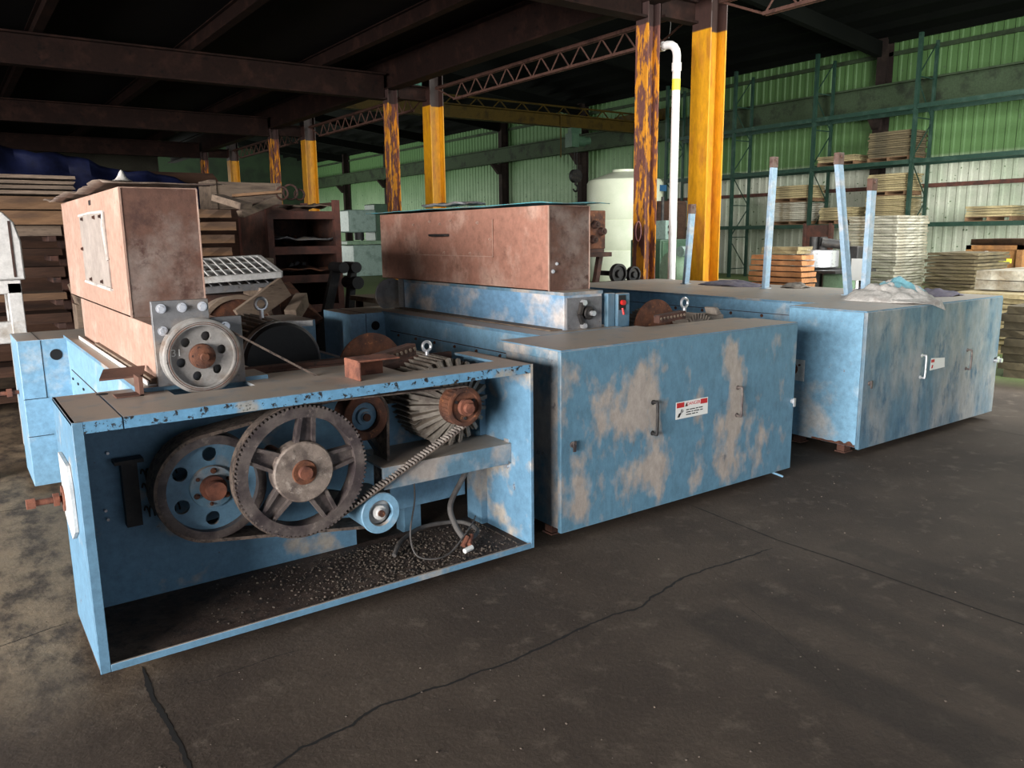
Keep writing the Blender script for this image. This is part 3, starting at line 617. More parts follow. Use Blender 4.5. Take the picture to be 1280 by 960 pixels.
# mixer between posts
mx = thing('pan_mixer', (10.7, 6.9, 0), 'old mixer with a bright steel pan over a pale green gearbox', 'mixer')
cx_, cy_ = 11.35, 7.62
obj('pan', MB().lathe([(.0, 0), (.33, 0), (.36, .02), (.36, .27), (.34, .27), (.34, .05), (0, .05)], (cx_, cy_, 1.02), n=36), M['chrome'], mx)
obj('gearbox', MB().box(cx_ + .0, cx_ + .45, cy_ - .55, cy_ - .15, .55, .93), M['green_mach'], mx, bevel=.03)
obj('column', MB().box(cx_ + .3, cx_ + .55, cy_ - .55, cy_ - .3, .5, 1.35), M['iron_dark'], mx, bevel=.02)
obj('head', MB().cyl((cx_ - .05, cy_, 1.3), (cx_ - .05, cy_, 1.5), .06, n=14).cyl((cx_, cy_ - .1, 1.42), (cx_ + .3, cy_ - .4, 1.36), .07, n=14).cyl((cx_ + .1, cy_ - .05, 1.3), (cx_ + .1, cy_ - .05, 1.5), .08, n=14), M['iron_dark'], mx)
obj('table', MB().box(cx_ - .5, cx_ + .6, cy_ - .7, cy_ + .5, .96, 1.0), M['iron_dark'], mx)
obj('base', MB().box(cx_ - .35, cx_ + .5, cy_ - .6, cy_ + .4, 0, .5).box(cx_ - .2, cx_ + .1, cy_ - .1, cy_ + .2, .5, .96), M['iron_dark'], mx, bevel=.02)
for k in range(2): obj('handwheel', MB().lathe([(0, 0), (.08, 0), (.1, .03), (.1, .08), (.06, .1), (0, .1)], (cx_ - .0, cy_ - .45 - k * .27, .62), (-1, 0, 0), 20), M['chrome'], mx)
# brown doorway panel and hanging paper behind the posts
tag(obj('brown_door_panel', MB().box(20.4, 20.5, 13.2, 14.1, 0, 1.75).box(20.36, 20.4, 13.2, 13.28, 0, 1.8).box(20.36, 20.4, 14.02, 14.1, 0, 1.8), M['rust_red']), 'red-brown panel leaning frame before the racking, left of the tall stack', 'panel')
tag(obj('paper_notice', MB().box(9.3, 9.31, 5.55, 5.72, .98, 1.25).cyl((9.32, 5.64, 0), (9.32, 5.64, 1.25), .02, n=8).cyl((9.32, 5.64, 0), (9.32, 5.64, .02), .12, n=16), M['label_white']), 'white paper notice on a thin stand behind the blue posts', 'notice')
# milling machine cluster seen left of the copper hopper
ml = thing('milling_machine', (15.2, 35.6, 0), 'pale green and white milling machine beyond the rusty scrap rack', 'machine')
bx = 14.3; by = 30.5
obj('base', MB().box(13.6, 14.9, 30, 31.4, 0, 1.25), M['mach_pale'], ml, bevel=.03)
obj('table', MB().box(13.3, 15.2, 29.9, 31.2, 1.27, 1.42), M['green_mach'], ml, bevel=.02)
obj('head', MB().box(13.6, 14.8, 30.3, 31.2, 1.75, 2.65), M['mach_pale'], ml, bevel=.05)
obj('column', MB().box(14.8, 15.9, 30.4, 31.4, 0, 2.9), M['green_cab'], ml, bevel=.04)
obj('spindle', MB().cyl((14.1, 30.5, 1.45), (14.1, 30.5, 1.75), .2, n=16), M['black'], ml)
g2 = thing('green_pump', (17, 30, 0), 'jumble of green lathe gear and white rounded housing by the wall', 'machine')
obj('housing', MB().lathe([(0, -.3), (.5, -.3), (.65, 0), (.5, .3), (0, .3)], (17.0, 31.6, .75), (1, -.5, .3), 24), M['mach_pale'], g2)
obj('frame', MB().box(16.2, 18.0, 31.4, 32.6, 0, .25).box(16.3, 16.6, 31.6, 32.4, .25, 1.7).box(17.4, 17.9, 31.9, 32.5, .25, 2.1).cyl((16.3, 31.6, 1.5), (18, 31.9, 1.9), .15, n=12), M['teal'], g2)
obj('wheel', MB().lathe([(.28, 0), (.4, 0), (.4, .08), (.28, .08), (.28, 0)], (16.7, 31.3, 1.6), (0, 1, .1), 24).cyl((17.3, 31.3, 2.0), (17.3, 31.6, 2.0), .28, n=18), M['iron_dark'], g2)
tag(obj('workbench', MB().box(15.8, 19.5, 33.4, 34.4, 1.5, 1.56).box(15.9, 16, 33.5, 33.6, 0, 1.5).box(19.3, 19.4, 33.5, 33.6, 0, 1.5).box(15.9, 16, 34.2, 34.3, 0, 1.5).box(19.3, 19.4, 34.2, 34.3, 0, 1.5).lump((17, 33.9, 1.7), .35).lump((18.2, 33.9, 1.8), .5), M['green_cab']), 'cluttered dark green workbench against the far wall', 'workbench')

# ------------------------------------------------------------------ left background
# rack of old boards
sp = 0
z = 0.05
cols = ['wood_dark', 'wood_dark', 'wood_dark', 'wood_dark', 'wood', 'wood_dark', 'wood_dark', 'wood_grey']  # dark wood puts the lower levels' shade into their colour
lb = thing('timber_rack', (-.2, 8.4, 0), 'dark frame holding the stack of old boards at the left edge', 'rack')
fm = MB()
for x in (-1.6, .98): fm.box(x, x + .06, 8.5, 8.56, 0, 1.73).box(x, x + .06, 9.12, 9.18, 0, 1.73)
lev = [.12, .36, .6, .83, 1.05, 1.26, 1.46, 1.64]
for zl in lev:
    for x in (-1.4, -.4, .85): fm.box(x, x + .06, 8.56, 9.12, zl - .05, zl - .005)
obj('frame', fm, M['rust_dark'], lb)
names = ['lowest', 'second', 'third', 'fourth', 'fifth', 'sixth', 'seventh', 'top']
for k, zl in enumerate(lev):
    stack(-.3, 8.82, zl, 2.5, .48, 1, .07 + .03 * (k % 2), cols[k % 8], 'old_board', 'old board on the %s level of the timber rack at left' % names[k], 'board', 'boards in the timber rack', jit=.015)
z = 1.83
z = stack(-.35, 8.82, 2.01 - .27, 2.7, .8, 1, .13, 'wood', 'thick_board', 'thick tan panel lying under the top sheets of the left timber rack', 'panel', None, jit=.01)
z = stack(-.35, 8.82, z + .002, 2.7, .8, 1, .12, 'wood', 'thick_board', 'second thick tan panel directly beneath the grey top sheets', 'panel', None, jit=.01)
stack(-.3, 8.82, z + .01, 2.8, .85, 4, .03, 'wood_grey', 'thin_sheet', 'thin grey sheet on top of the left timber rack', 'sheet', 'thin sheets on the left timber rack', jit=.04, gap=.014)
# white machine part at far left
wm = thing('white_machine', (.2, 6.9, 0), 'white enamel machine frame with rounded top cut by the left edge', 'machine')
def prism_xz(pts, y0, y1):
    return MB().plate([(p[0], p[1]) for p in pts], [], (0, y0, 0), (1, 0, 0), (0, 0, 1), (0, y1 - y0, 0))
a = [(-.6, 1.32), (.50, 1.32), (.50, 1.60), (.47, 1.73), (.41, 1.80), (.33, 1.84), (-.6, 1.86)]
obj('hood', prism_xz(a, 6.8, 7.3), M['white'], wm, bevel=.01)
obj('leg_frame', MB().box(.38, .47, 6.82, 6.9, 0, 1.3).box(-.6, .47, 6.82, 6.88, 1.22, 1.32).box(-.6, .4, 6.83, 6.88, .86, 1.02).box(.38, .47, 7.2, 7.28, 0, 1.3).box(-.6, -.5, 6.82, 6.9, 0, 1.3), M['white'], wm, bevel=.006)
obj('seam', MB().box(.43, .445, 6.795, 6.8, 1.34, 1.74), M['rust_dark'], wm)
tag(obj('leaning_board', MB().hexa((-.3, 6.3, 0), (.17, 6.3, 0), (.12, 6.3, .9), (-.3, 6.3, .9), (0, .03, 0)), M['wood'], bevel=.004), 'brown board standing at the left edge below the white machine', 'board')
tag(obj('box_offcut', MB().hexa((.98, 8.0, 1.0), (1.28, 8.0, 1.16), (1.22, 8.0, 1.36), (.93, 8.0, 1.2), (0, .3, 0)).box(.95, 1.2, 8.02, 8.28, 0, 1.03), M['wood_grey']), 'tilted grey wooden offcut behind the first copper hopper', 'offcut')
# tarp
tb = MB(); nx, nz = 30, 12; vs = []
for j in range(nz + 1):
    for i in range(nx + 1):
        x = .2 + i * 3.3 / nx; zt = 2.80 - .02 * i; zb = 2.0
        zz = zt + (zb - zt) * j / nz + .03 * math.sin(i * .7) + .015 * math.sin(i * 2.1)
        vs.append((x, 11.2 + .05 * mnoise.noise(Vector((i * .35, j * .3, 0))) + .04 * math.sin(i * 1.3) - .02 * j, zz))
tb.add(vs, [(j * (nx + 1) + i, j * (nx + 1) + i + 1, (j + 1) * (nx + 1) + i + 1, (j + 1) * (nx + 1) + i) for j in range(nz) for i in range(nx)])
to = obj('blue_tarpaulin', tb, M['tarp'], fix=False); to.modifiers.new('s', 'SOLIDIFY').thickness = .01
tag(to, 'dark blue tarpaulin draped over a pile behind the first hopper', 'tarpaulin')
tag(obj('covered_pile', MB().box(.1, 3.6, 11.4, 12.6, 0, 2.0).hexa((.2, 11.4, 2.0), (3.5, 11.4, 2.0), (3.3, 11.9, 2.5), (.5, 11.9, 2.5), (0, .6, 0)), M['wood_dark']), 'dark bulk of stacked goods under the blue tarpaulin', 'pile')
# lumber stack behind hopper right side
stack(1.95, 8.35, 0, .95, .6, 3, .2, 'wood_dark', 'heavy_timber', 'heavy dark timber at the foot of the pile behind the grating', 'timber', 'heavy timbers at the pile foot', jit=.02)
stack(1.95, 8.35, .61, .95, .6, 4, .12, 'wood', 'timber_beam', 'brown timber beam in the lower part of the pile behind the grating', 'timber', 'lower timbers behind the grating', jit=.03, gap=.02)
stack(1.92, 8.4, 1.185, .95, .6, 6, .085, 'wood', 'timber_plank', 'brown plank in the upper part of the pile right of the first hopper', 'plank', 'upper planks right of the first hopper', jit=.03, gap=.035)
tag(obj('end_block', MB().box(2.28, 2.62, 7.75, 8.0, 0, 1.33).box(2.22, 2.66, 7.72, 8.02, 1.33, 1.40), M['wood_grey'], bevel=.01), 'pale wooden end block beside the brown plank pile', 'block')
sh = thing('wooden_box_frame', (3.2, 10.3, 1.96), 'grey wooden box frame perched above the loose planks', 'box')
tag(obj('support_pile', MB().box(2.45, 3.5, 10.1, 10.6, 0, 1.55).box(2.5, 3.55, 10.08, 10.6, 1.55, 1.76).box(2.45, 3.45, 10.1, 10.55, 1.76, 1.94), M['wood_dark']), 'dark crates under the loose planks behind the scrap rack', 'crate')
obj('frame', MB().box(2.78, 3.6, 10.1, 10.15, 1.96, 2.27).box(2.78, 3.6, 10.5, 10.55, 1.96, 2.27).box(2.75, 2.83, 10.08, 10.58, 1.945, 2.29).box(3.56, 3.63, 10.08, 10.58, 1.945, 2.27).box(2.78, 3.6, 10.1, 10.5, 1.945, 1.975), M['wood_grey'], sh, bevel=.005)
def plank(p0, p1, wd, th, m, label, name='loose_plank'):
    return tag(obj(name, MB().bar(p0, p1, wd, th), M[m], bevel=.004), label, 'plank')
plank(aty(272, 247, 8.9), aty(308, 258, 8.5), .16, .07, 'wood_grey', 'pale short plank jutting toward the camera above the plank pile')
plank(aty(290, 245, 9.0), aty(352, 240, 8.85), .2, .03, 'wood', 'thin plank lying flat below the grey box frame')
plank(aty(300, 268, 8.8), aty(344, 250, 8.9), .1, .08, 'wood_grey', 'wedge-like plank sloping up onto the scrap rack')
# brown scrap rack
Yr = 9.0
A0 = aty(332, 250, Yr); A1 = aty(424, 250, Yr)
rx0, rx1 = A0.x, A1.x; zt = A1.z
rr = thing('scrap_rack', ((rx0 + rx1) / 2, Yr + .5, 0), 'red-brown steel rack full of scrap, left of the second hopper', 'rack')
fr = MB()
for x in (rx0, rx1 - .07):
    for yy in (Yr, Yr + 1.0): fr.box(x, x + .07, yy, yy + .07, 0, zt)
obj('corner_posts', fr, M['rust_red'], rr)
for zz in (zt - .22, zt - .62, zt - .95, zt - 1.3, .15):
    obj('shelf', MB().box(rx0 + .07, rx1 - .07, Yr, Yr + .04, zz, zz + .09).box(rx0 + .07, rx1 - .07, Yr + .04, Yr + 1.0, zz, zz + .02), M['rust_red'], rr)
obj('back_panel', MB().box(rx0 + .07, rx1 - .07, Yr + 1.02, Yr + 1.03, .05, zt - .1), M['rust_dark'], rr)
obj('side_panel', MB().box(rx1 - .03, rx1 - .01, Yr + .07, Yr + 1.0, .05, zt - .18), M['rust_dark'], rr)
obj('side_panel', MB().box(rx0 + .01, rx0 + .03, Yr + .07, Yr + 1.0, .05, zt - .03), M['rust_dark'], rr)
obj('top_rim', MB().box(rx0, rx1, Yr + .97, Yr + 1.0, zt - .12, zt - .02).box(rx1 - .03, rx1, Yr + .07, Yr + 1.0, zt - .05, zt - .02), M['rust_dark'], rr)
def bent(lbl, p, s, m, sd):
    random.seed(sd); mb = MB(); n = 6
    vs = [(p[0] + i * s[0] / n, p[1] + j * s[1] / n, p[2] + .5 * s[2] * (1 + mnoise.noise(Vector((i * .6, j * .6, sd))))) for j in range(n + 1) for i in range(n + 1)]
    mb.add(vs, [(j * (n + 1) + i, j * (n + 1) + i + 1, (j + 1) * (n + 1) + i + 1, (j + 1) * (n + 1) + i) for j in range(n) for i in range(n)])
    o = obj('bent_sheet', mb, M[m], fix=False); so = o.modifiers.new('s', 'SOLIDIFY'); so.thickness = .012; so.offset = 1; return tag(o, lbl, 'sheet')
bent('grey bent sheet on the middle shelf of the scrap rack', (rx0 + .12, Yr + .08, zt - .535), (.75, .7, .16), 'grey', 3)
bent('pale folded sheet on the top shelf of the scrap rack', (rx0 + .35, Yr + .1, zt - .12), (.5, .6, .1), 'wood_grey', 8)
bent('rusty crumpled sheet low in the scrap rack', (rx0 + .1, Yr + .08, zt - .865), (.8, .7, .12), 'rust', 5)
random.seed(3)
for k in range(14):
    zz = (zt - .53, zt - .86, zt - 1.21)[k % 3]; x = rx0 + .15 + random.random() * .6; y_ = Yr + .82 + .1 * random.random(); h_ = random.uniform(.06, .16)
    tag(obj('scrap_piece', MB().bar((x, y_, zz + .015), (x + random.uniform(-.05, .1), y_, zz + h_), .05, .04), M[('rust', 'grey', 'rust_dark')[k % 3]]), 'rusty scrap piece lying at the back of a shelf in the scrap rack', 'scrap', 'scrap in the rack')
for i, (dx, r) in enumerate(((.35, .07), (.48, .085), (.62, .06))):
    p = aty(352 + i * 12, 232 + (i % 2) * 4, Yr + .3)
    tag(obj('iron_ring', MB().tube([(p.x + r * math.cos(t * PI / 8), p.y + .03 * i, zt + r + .012 + r * math.sin(t * PI / 8)) for t in range(16)], .012, 6, True), M['rust_dark']), 'rusty iron ring, %s of three standing on the scrap rack' % ['left', 'middle', 'right'][i], 'ring', 'iron rings on the scrap rack')
# louvre gratings
def grating(p, ux, uy, lx, ly, label, m):
    p = Vector(p); ux = Vector(ux).normalized(); uy = Vector(uy).normalized(); n = ux.cross(uy)
    t = thing('louvre_grating', p, label, 'grating'); fm = MB()
    fm.bar(p, p + ux * lx, .04, .05, n).bar(p + uy * ly, p + uy * ly + ux * lx, .04, .05, n).bar(p, p + uy * ly, .04, .05, n).bar(p + ux * lx, p + ux * lx + uy * ly, .04, .05, n)
    for k in (1, 2): fm.bar(p + uy * ly * k / 3, p + uy * ly * k / 3 + ux * lx, .02, .04, n)
    obj('frame', fm, M[m], t); sl = MB()
    for k in range(1, 12):
        q0 = p + ux * lx * k / 12; sl.bar(q0 + uy * .02 + n * .012, q0 + uy * (ly - .02) + n * .012, .045, .008, (n + ux * .7))
    obj('slats', sl, M[m], t); return t
grating((1.50, 6.72, 1.26), (1, .05, .03), (.1, 1, .16), .88, .8, 'upper white louvred grating lying above the drum, behind the pulley', 'white')
grating((1.40, 6.66, 1.18), (1, .05, .02), (.1, 1, .12), .95, .8, 'lower grey louvred grating under the white one', 'grey')
tag(obj('grating_support', MB().box(1.5, 2.3, 7.1, 7.45, 0, 1.0).box(1.45, 2.4, 7.05, 7.45, 1.0, 1.12), M['rust_dark']), 'dark rusty box holding up the louvred gratings', 'box')
rg = thing('wooden_drum', (1.93, 6.7, 0), 'brown cable drum end with pale curved rim behind the first motor', 'drum')
obj('drum_face', MB().lathe([(0, 0), (.30, 0), (.30, .03), (0, .03)], (1.92, 6.55, .81), (0.1, -1, .1), 40), M['rust'], rg)
obj('rim', MB().lathe([(.30, -.12), (.335, -.12), (.335, .05), (.30, .05), (.30, -.12)], (1.92, 6.55, .81), (0.1, -1, .1), 40), M['wood_grey'], rg)
obj('drum_body', MB().cyl((1.92, 6.58, .8), (1.9, 6.9, .76), .24, n=30).box(1.75, 2.1, 6.6, 6.95, 0, .7), M['rust_dark'], rg)
plank(aty(300, 399, 6.38), aty(356, 358, 6.42), .05, .17, 'wood_grey', 'weathered plank leaning across the brown drum')
plank(aty(364, 396, 6.34), aty(378, 374, 6.6), .1, .12, 'wood_grey', 'short upright grey block end beside the eye bolt')
plank(aty(312, 360, 7.0), aty(338, 368, 6.6), .12, .1, 'wood_grey', 'pale short timber lying just below the gratings')
q0, q1, q2, q3 = aty(345, 356, 7.1), aty(362, 352, 7.3), aty(404, 398, 6.32), aty(362, 420, 6.3)
tag(obj('sloping_plate', MB().hexa(q0, q1, q2, q3, (0, .03, -.03)), M['rust']), 'large brown rusty plate sloping down toward the second machine', 'plate')
tag(obj('rust_heap', MB().lump((2.75, 6.75, .2), .22).lump((2.8, 6.5, .15), .16), M['rust_dark']), 'dark heap of rusty scrap under the sloping plate', 'heap')
# dark roller cluster and plate right of rack
rc = thing('roller_stand', (4.2, 8.3, 0), 'black stand with round rollers at the right foot of the scrap rack', 'stand')
p = aty(432, 340, 8.3)
obj('rollers', MB().cyl((p.x - .06, 8.2, p.z + .05), (p.x - .06, 8.5, p.z + .05), .06, n=16).cyl((p.x + .09, 8.2, p.z + .05), (p.x + .09, 8.5, p.z + .05), .06, n=16).cyl((p.x + .1, 8.2, p.z - .12), (p.x + .1, 8.5, p.z - .12), .07, n=16), M['black'], rc)
obj('frame', MB().bar((p.x - .1, 8.35, p.z), (p.x - .45, 8.35, 0), .07, .1).bar((p.x + .1, 8.35, p.z), (p.x - .05, 8.35, 0), .07, .1).box(p.x - .4, p.x + .05, 8.3, 8.4, .3, .4), M['iron_dark'], rc)
tb_ = thing('low_steel_table', (4.9, 7.6, 0), 'low brown steel table with tan sheet, left of the second hopper', 'table')
a = aty(405, 360, 7.4); b = aty(482, 352, 7.8)
obj('top', MB().box(3.6, 5.3, 7.2, 8.1, .92, .97), M['wood_grey'], tb_); obj('edge', MB().box(3.6, 5.3, 7.16, 7.2, .8, .95), M['rust_dark'], tb_)
for x in (3.65, 5.2):
    for yy in (7.25, 8.0): obj('leg', MB().box(x, x + .06, yy, yy + .06, 0, .92), M['rust_dark'], tb_)

# ------------------------------------------------------------------ the three machines
def cab_shell(x0, x1, y0, y1, z0, z1, open_front=False, t=.012):
    m = MB().box(x0, x1, y0, y1, z0, z0 + t).box(x0, x0 + t, y0, y1, z0, z1).box(x1 - t, x1, y0, y1, z0, z1)
    m.box(x0, x1, y1 - t, y1, z0, z1).box(x0, x1, y0, y1, z1 - t, z1)
    if not open_front: m.box(x0, x1, y0, y0 + t, z0, z1)
    return m
def bolt(mb, p, ax, r=.011, h=.009):
    p = Vector(p); ax = Vector(ax).normalized(); mb.cyl(p, p + ax * .003, r * 1.4, n=14); mb.cyl(p + ax * .003, p + ax * (h + .003), r, r * .9, n=6); return mb
def web_pulley(cx, cy, cz, R, W, nh, hr, hd, hubr, rimt=.035, web_y=.5, ph=0):
    """rim, web with round holes; axis Y, front face at cy"""
    rim = MB().lathe([(R - rimt, 0), (R, 0), (R + .006, .004), (R + .006, .012), (R - .004, .016), (R - .004, W - .016), (R + .006, W - .012), (R + .006, W - .002), (R, W), (R - rimt, W), (R - rimt, 0)], (cx, cy, cz), (0, 1, 0), 64)
    web = MB().plate(circ(R - rimt + .002, 64), [circ(hr, 20, hd * math.cos(ph + 2 * PI * k / nh), hd * math.sin(ph + 2 * PI * k / nh))[::-1] for k in range(nh)], (cx, cy + W * web_y, cz), (1, 0, 0), (0, 0, 1), (0, .016, 0))
    return rim, web
def belt(circles, y0, W, th):
    N_ = 240; out = []; inn = []
    for k in range(N_):
        a = 2 * PI * k / N_; n = Vector((math.cos(a), 0, math.sin(a)))
        c = max(circles, key=lambda c: c[0] * n.x + c[1] * n.z + c[2]); p = Vector((c[0], 0, c[1])) + n * c[2]
        inn.append(p); out.append(p + n * th)
    vs = []
    for l in (inn, out):
        for yy in (y0, y0 + W): vs += [Vector((p.x, yy, p.z)) for p in l]
    fs = []
    for i in range(N_):
        j = (i + 1) % N_
        fs += [(i, j, N_ + j, N_ + i), (2 * N_ + i, 3 * N_ + i, 3 * N_ + j, 2 * N_ + j), (i, 2 * N_ + i, 2 * N_ + j, j), (N_ + i, N_ + j, 3 * N_ + j, 3 * N_ + i)]
    return MB().add(vs, fs)
def motor(parent, cx, cy0, cz, R, L_, mat_body, face='ribs', eye=True, eyemat='chrome'):
    """finned motor, axis Y, drive end at cy0, runs back L_"""
    b = MB().cyl((cx, cy0 + .1, cz), (cx, cy0 + L_ - .1, cz), R * .84, n=48)
    for k in range(44):
        a = 2 * PI * k / 44; d = Vector((math.cos(a), 0, math.sin(a)))
        b.bar(Vector((cx, cy0 + .07, cz)) + d * R * .9, Vector((cx, cy0 + L_ - .1, cz)) + d * R * .9, .007, R * .2, d)
    body = obj('motor_body', b, M[mat_body], parent)
    e = MB().lathe([(0, -.02), (R * .34, -.02), (R * .38, .0), (R * .86, .085), (R * .9, .1), (R * .9, .13)], (cx, cy0, cz), (0, 1, 0), 48)
    for k in range(24):
        a = 2 * PI * k / 24; d = Vector((math.cos(a), 0, math.sin(a)))
        e.bar(Vector((cx, cy0 - .004, cz)) + d * R * .36, Vector((cx, cy0 + .075, cz)) + d * R * .98, .019, .04, d.cross(Vector((0, 1, 0))) if False else (0, 1, 0))
    obj('end_bell', e, M[mat_body], parent)
    obj('fan_cowl', MB().lathe([(R * .84, -.12), (R * .97, -.12), (R * .99, 0), (R * .9, .06), (0, .06)], (cx, cy0 + L_, cz), (0, 1, 0), 48), M[mat_body], parent)
    if eye:
        ye = cy0 + L_ * .5; zt_ = cz + R * .96
        obj('eye_bolt', MB().tube([(cx + .024 * math.cos(t * PI / 10), ye, zt_ + .05 + .024 * math.sin(t * PI / 10)) for t in range(20)], .008, 8, True).cyl((cx, ye, zt_ - .02), (cx, ye, zt_ + .028), .011, n=12).cyl((cx, ye, zt_ - .02), (cx, ye, zt_ + .006), .024, n=16), M[eyemat], parent)

MACH = 'blue machines standing in a row'
# ---------------- machine 1
X0, X1, Y0, Y1, ZB, ZT = .30, 2.255, 3.0, 3.56, .06, .99
m1 = thing('blue_machine', ((X0 + X1) / 2, 3.3, 0), 'nearest blue machine, its front cabinet open showing pulleys and belts, copper hopper on top', 'machine', MACH)
t = .012
sh = MB().box(X0, X0 + t, Y0, Y1, ZB + t, ZT)                             # left side
sh.box(X0, X0 + .035, Y0 - .002, Y0 + .008, ZB, ZT)                # left front flange
sh.box(X1 - t, X1, Y0, Y1, ZB + t, ZT).box(X1 - .018, X1, Y0 - .002, Y0 + .008, ZB, ZT)
sh.box(X0 + t, 1.55, Y1 - t, Y1, ZB + t, ZT - t).box(1.55, X1 - t, Y1 - t, Y1, .50, ZT - .22)   # back wall
sh.box(X0 + .035, X1 - .018, Y0 - .002, Y0 + .01, ZB, ZB + .028)   # bottom lip
fc = obj('front_cabinet', sh, M['blue_m1'], m1, bevel=.002)
obj('floor_pan', MB().box(X0 + .001, X1 - .001, Y0 + .001, Y1 - .001, ZB, ZB + t - .001), M['pan'], m1)
# top plate with slots
tp = MB().box(X0, .455, Y0, Y1, ZT - t, ZT)
for b_ in ((.461, .70, Y0, Y1), (.70, 1.02, Y0, 3.30), (.70, 1.02, 3.46, Y1), (1.02, 1.66, Y0, Y1), (1.66, 2.16, Y0, 3.19), (2.16, X1, Y0, Y1)):
    tp.box(*b_, ZT - t, ZT)
obj('top_cover', tp, M['blue'], m1)
obj('top_lip', MB().box(X0 + .035, .456, Y0 - .003, Y0 + .009, ZT - .042, ZT - .001).box(.462, X1 - .018, Y0 - .003, Y0 + .009, ZT - .042, ZT - .001), M['blue_chipped'], m1)
obj('top_slot', MB().lathe([(0, 0), (.022, 0), (.022, .002), (0, .002)], (.47, 3.5, ZT), (0, 0, 1), 20), M['black_hole'], m1)
# left side plate + threaded rod
sp_ = MB().hexa((X0 - .002, 3.14, .72), (X0 - .002, 3.18, .80), (X0 - .002, 3.42, .80), (X0 - .002, 3.42, .55), (-.012, 0, 0)).hexa((X0 - .002, 3.14, .72), (X0 - .002, 3.42, .55), (X0 - .002, 3.25, .5), (X0 - .002, 3.14, .56), (-.012, 0, 0))
obj('side_plate', sp_, M['white'], m1)
ro = MB().cyl((X0 - .014, 3.40, .62), (X0 - .13, 3.40, .62), .012, n=12).cyl((X0 - .03, 3.40, .62), (X0 - .05, 3.40, .62), .028, n=6).cyl((X0 - .11, 3.40, .62), (X0 - .14, 3.40, .62), .022, n=6).cyl((X0 - .014, 3.40, .62), (X0 - .02, 3.40, .62), .05, n=24)
obj('tension_rod', ro, M['rust_orange'], m1)
# far cabinet
def far_cab(x0, x1, y0, y1, zt, root, xin):
    c = MB().box(x0, x1, y0, y1, .06, zt)
    o = obj('far_cabinet', c, M['blue_clean'], root, bevel=.004)
    s = MB().box(x0 + .125, x0 + .129, y0 - .002, y0, .62, zt - .004).box(x0 + .0, x0 + .135, y0 - .002, y0, .62, .624).box(x0, x0 + .14, y0 - .002, y0, .38, .384).box(x0 + .118, x0 + .122, y0, y1, zt, zt + .002)
    obj('panel_seam', s, M['black_hole'], o)
    obj('round_hole', MB().lathe([(0, 0), (.035, 0), (.035, .003), (0, .003)], (x0 + .205, y0, zt - .10), (0, -1, 0), 24), M['black_hole'], o)
    b_ = MB(); bolt(b_, (x0 + .21, y0, .56), (0, -1, 0)); bolt(b_, (x0 + .17, y0, .40), (0, -1, 0)); each('bolt', b_, M['grey'], o, 2)
    obj('tension_rod', MB().cyl((x0, y0 + .35, .62), (x0 - .13, y0 + .35, .62), .014, n=10).cyl((x0 - .04, y0 + .35, .62), (x0 - .07, y0 + .35, .62), .03, n=6), M['rust_orange'], o)
far_cab(X0 + .03, X1, 5.72, 6.25, ZT, m1, .6)
# body under the hopper
XB = .60
bd = MB().box(XB, XB + .5, Y1, 5.72, .2, ZT - .01)
bd.box(1.10, X1 - .05, Y1, 5.72, .2, .55).box(X1 - .09, X1 - .05, Y1, 5.72, .55, .78)
bo = obj('body', bd, M['blue_clean'], m1, bevel=.003)
ld = MB().box(XB - .012, XB + .52, 3.43, 5.74, ZT + .0, ZT + .018)
obj('deck_plate', ld, M['blue'], m1)
se = MB().box(XB - .004, XB, Y1 + .02, 5.6, .80, .804)
obj('side_seam', se, M['rust_dark'], bo)
bs = MB()
for k in range(9): bs.box(XB - .006, XB, 3.8 + k * .22, 3.84 + k * .22, .74, .752)
obj('slot_row', bs, M['black_hole'], bo)
each('body_leg', MB().box(XB + .03, XB + .13, 3.7, 3.8, 0, .2).box(XB + .03, XB + .13, 5.4, 5.5, 0, .2).box(1.9, 2.0, 3.7, 3.8, 0, .2).box(1.9, 2.0, 5.4, 5.5, 0, .2), M['blue'], m1)
def feet(root, x0, x1, y0, y1):
    for x in (x0 + .05, x1 - .13):
        for yy in (y0 + .06, y1 - .12): obj('foot', MB().box(x, x + .08, yy, yy + .06, 0, ZB).box(x - .01, x + .09, yy - .01, yy + .07, 0, .01), M['rust_dark'], root)
feet(m1, X0, X1, Y0 + .08, Y1)
# near end bracket (brown L) on top by the body
obj('end_bracket', MB().box(.585, .60, 3.36, 3.46, ZT + .0, ZT + .075).box(.50, .60, 3.36, 3.44, ZT, ZT + .006).hexa((.46, 3.46, ZT + .06), (.62, 3.46, ZT + .06), (.66, 3.62, ZT + .075), (.5, 3.62, ZT + .075), (0, 0, .008)), M['copper_dark'], m1)
# hopper base
XH = .67
hb = obj('hopper_base', MB().box(XH, XH + .31, 3.44, 5.42, ZT + .019, 1.255), M['copper_pale'], m1, bevel=.003)
obj('base_flange', MB().box(XH - .03, XH, 3.46, 5.42, ZT + .019, ZT + .026).box(XH - .034, XH - .03, 3.46, 5.42, ZT + .019, ZT + .04), M['white'], m1)
obj('dirt_ridge', MB().hexa((XH, 3.46, 1.02), (XH - .02, 3.46, 1.02), (XH - .02, 4.9, 1.02), (XH, 4.9, 1.02), (0, 0, .02)), M['wood_grey'], m1)
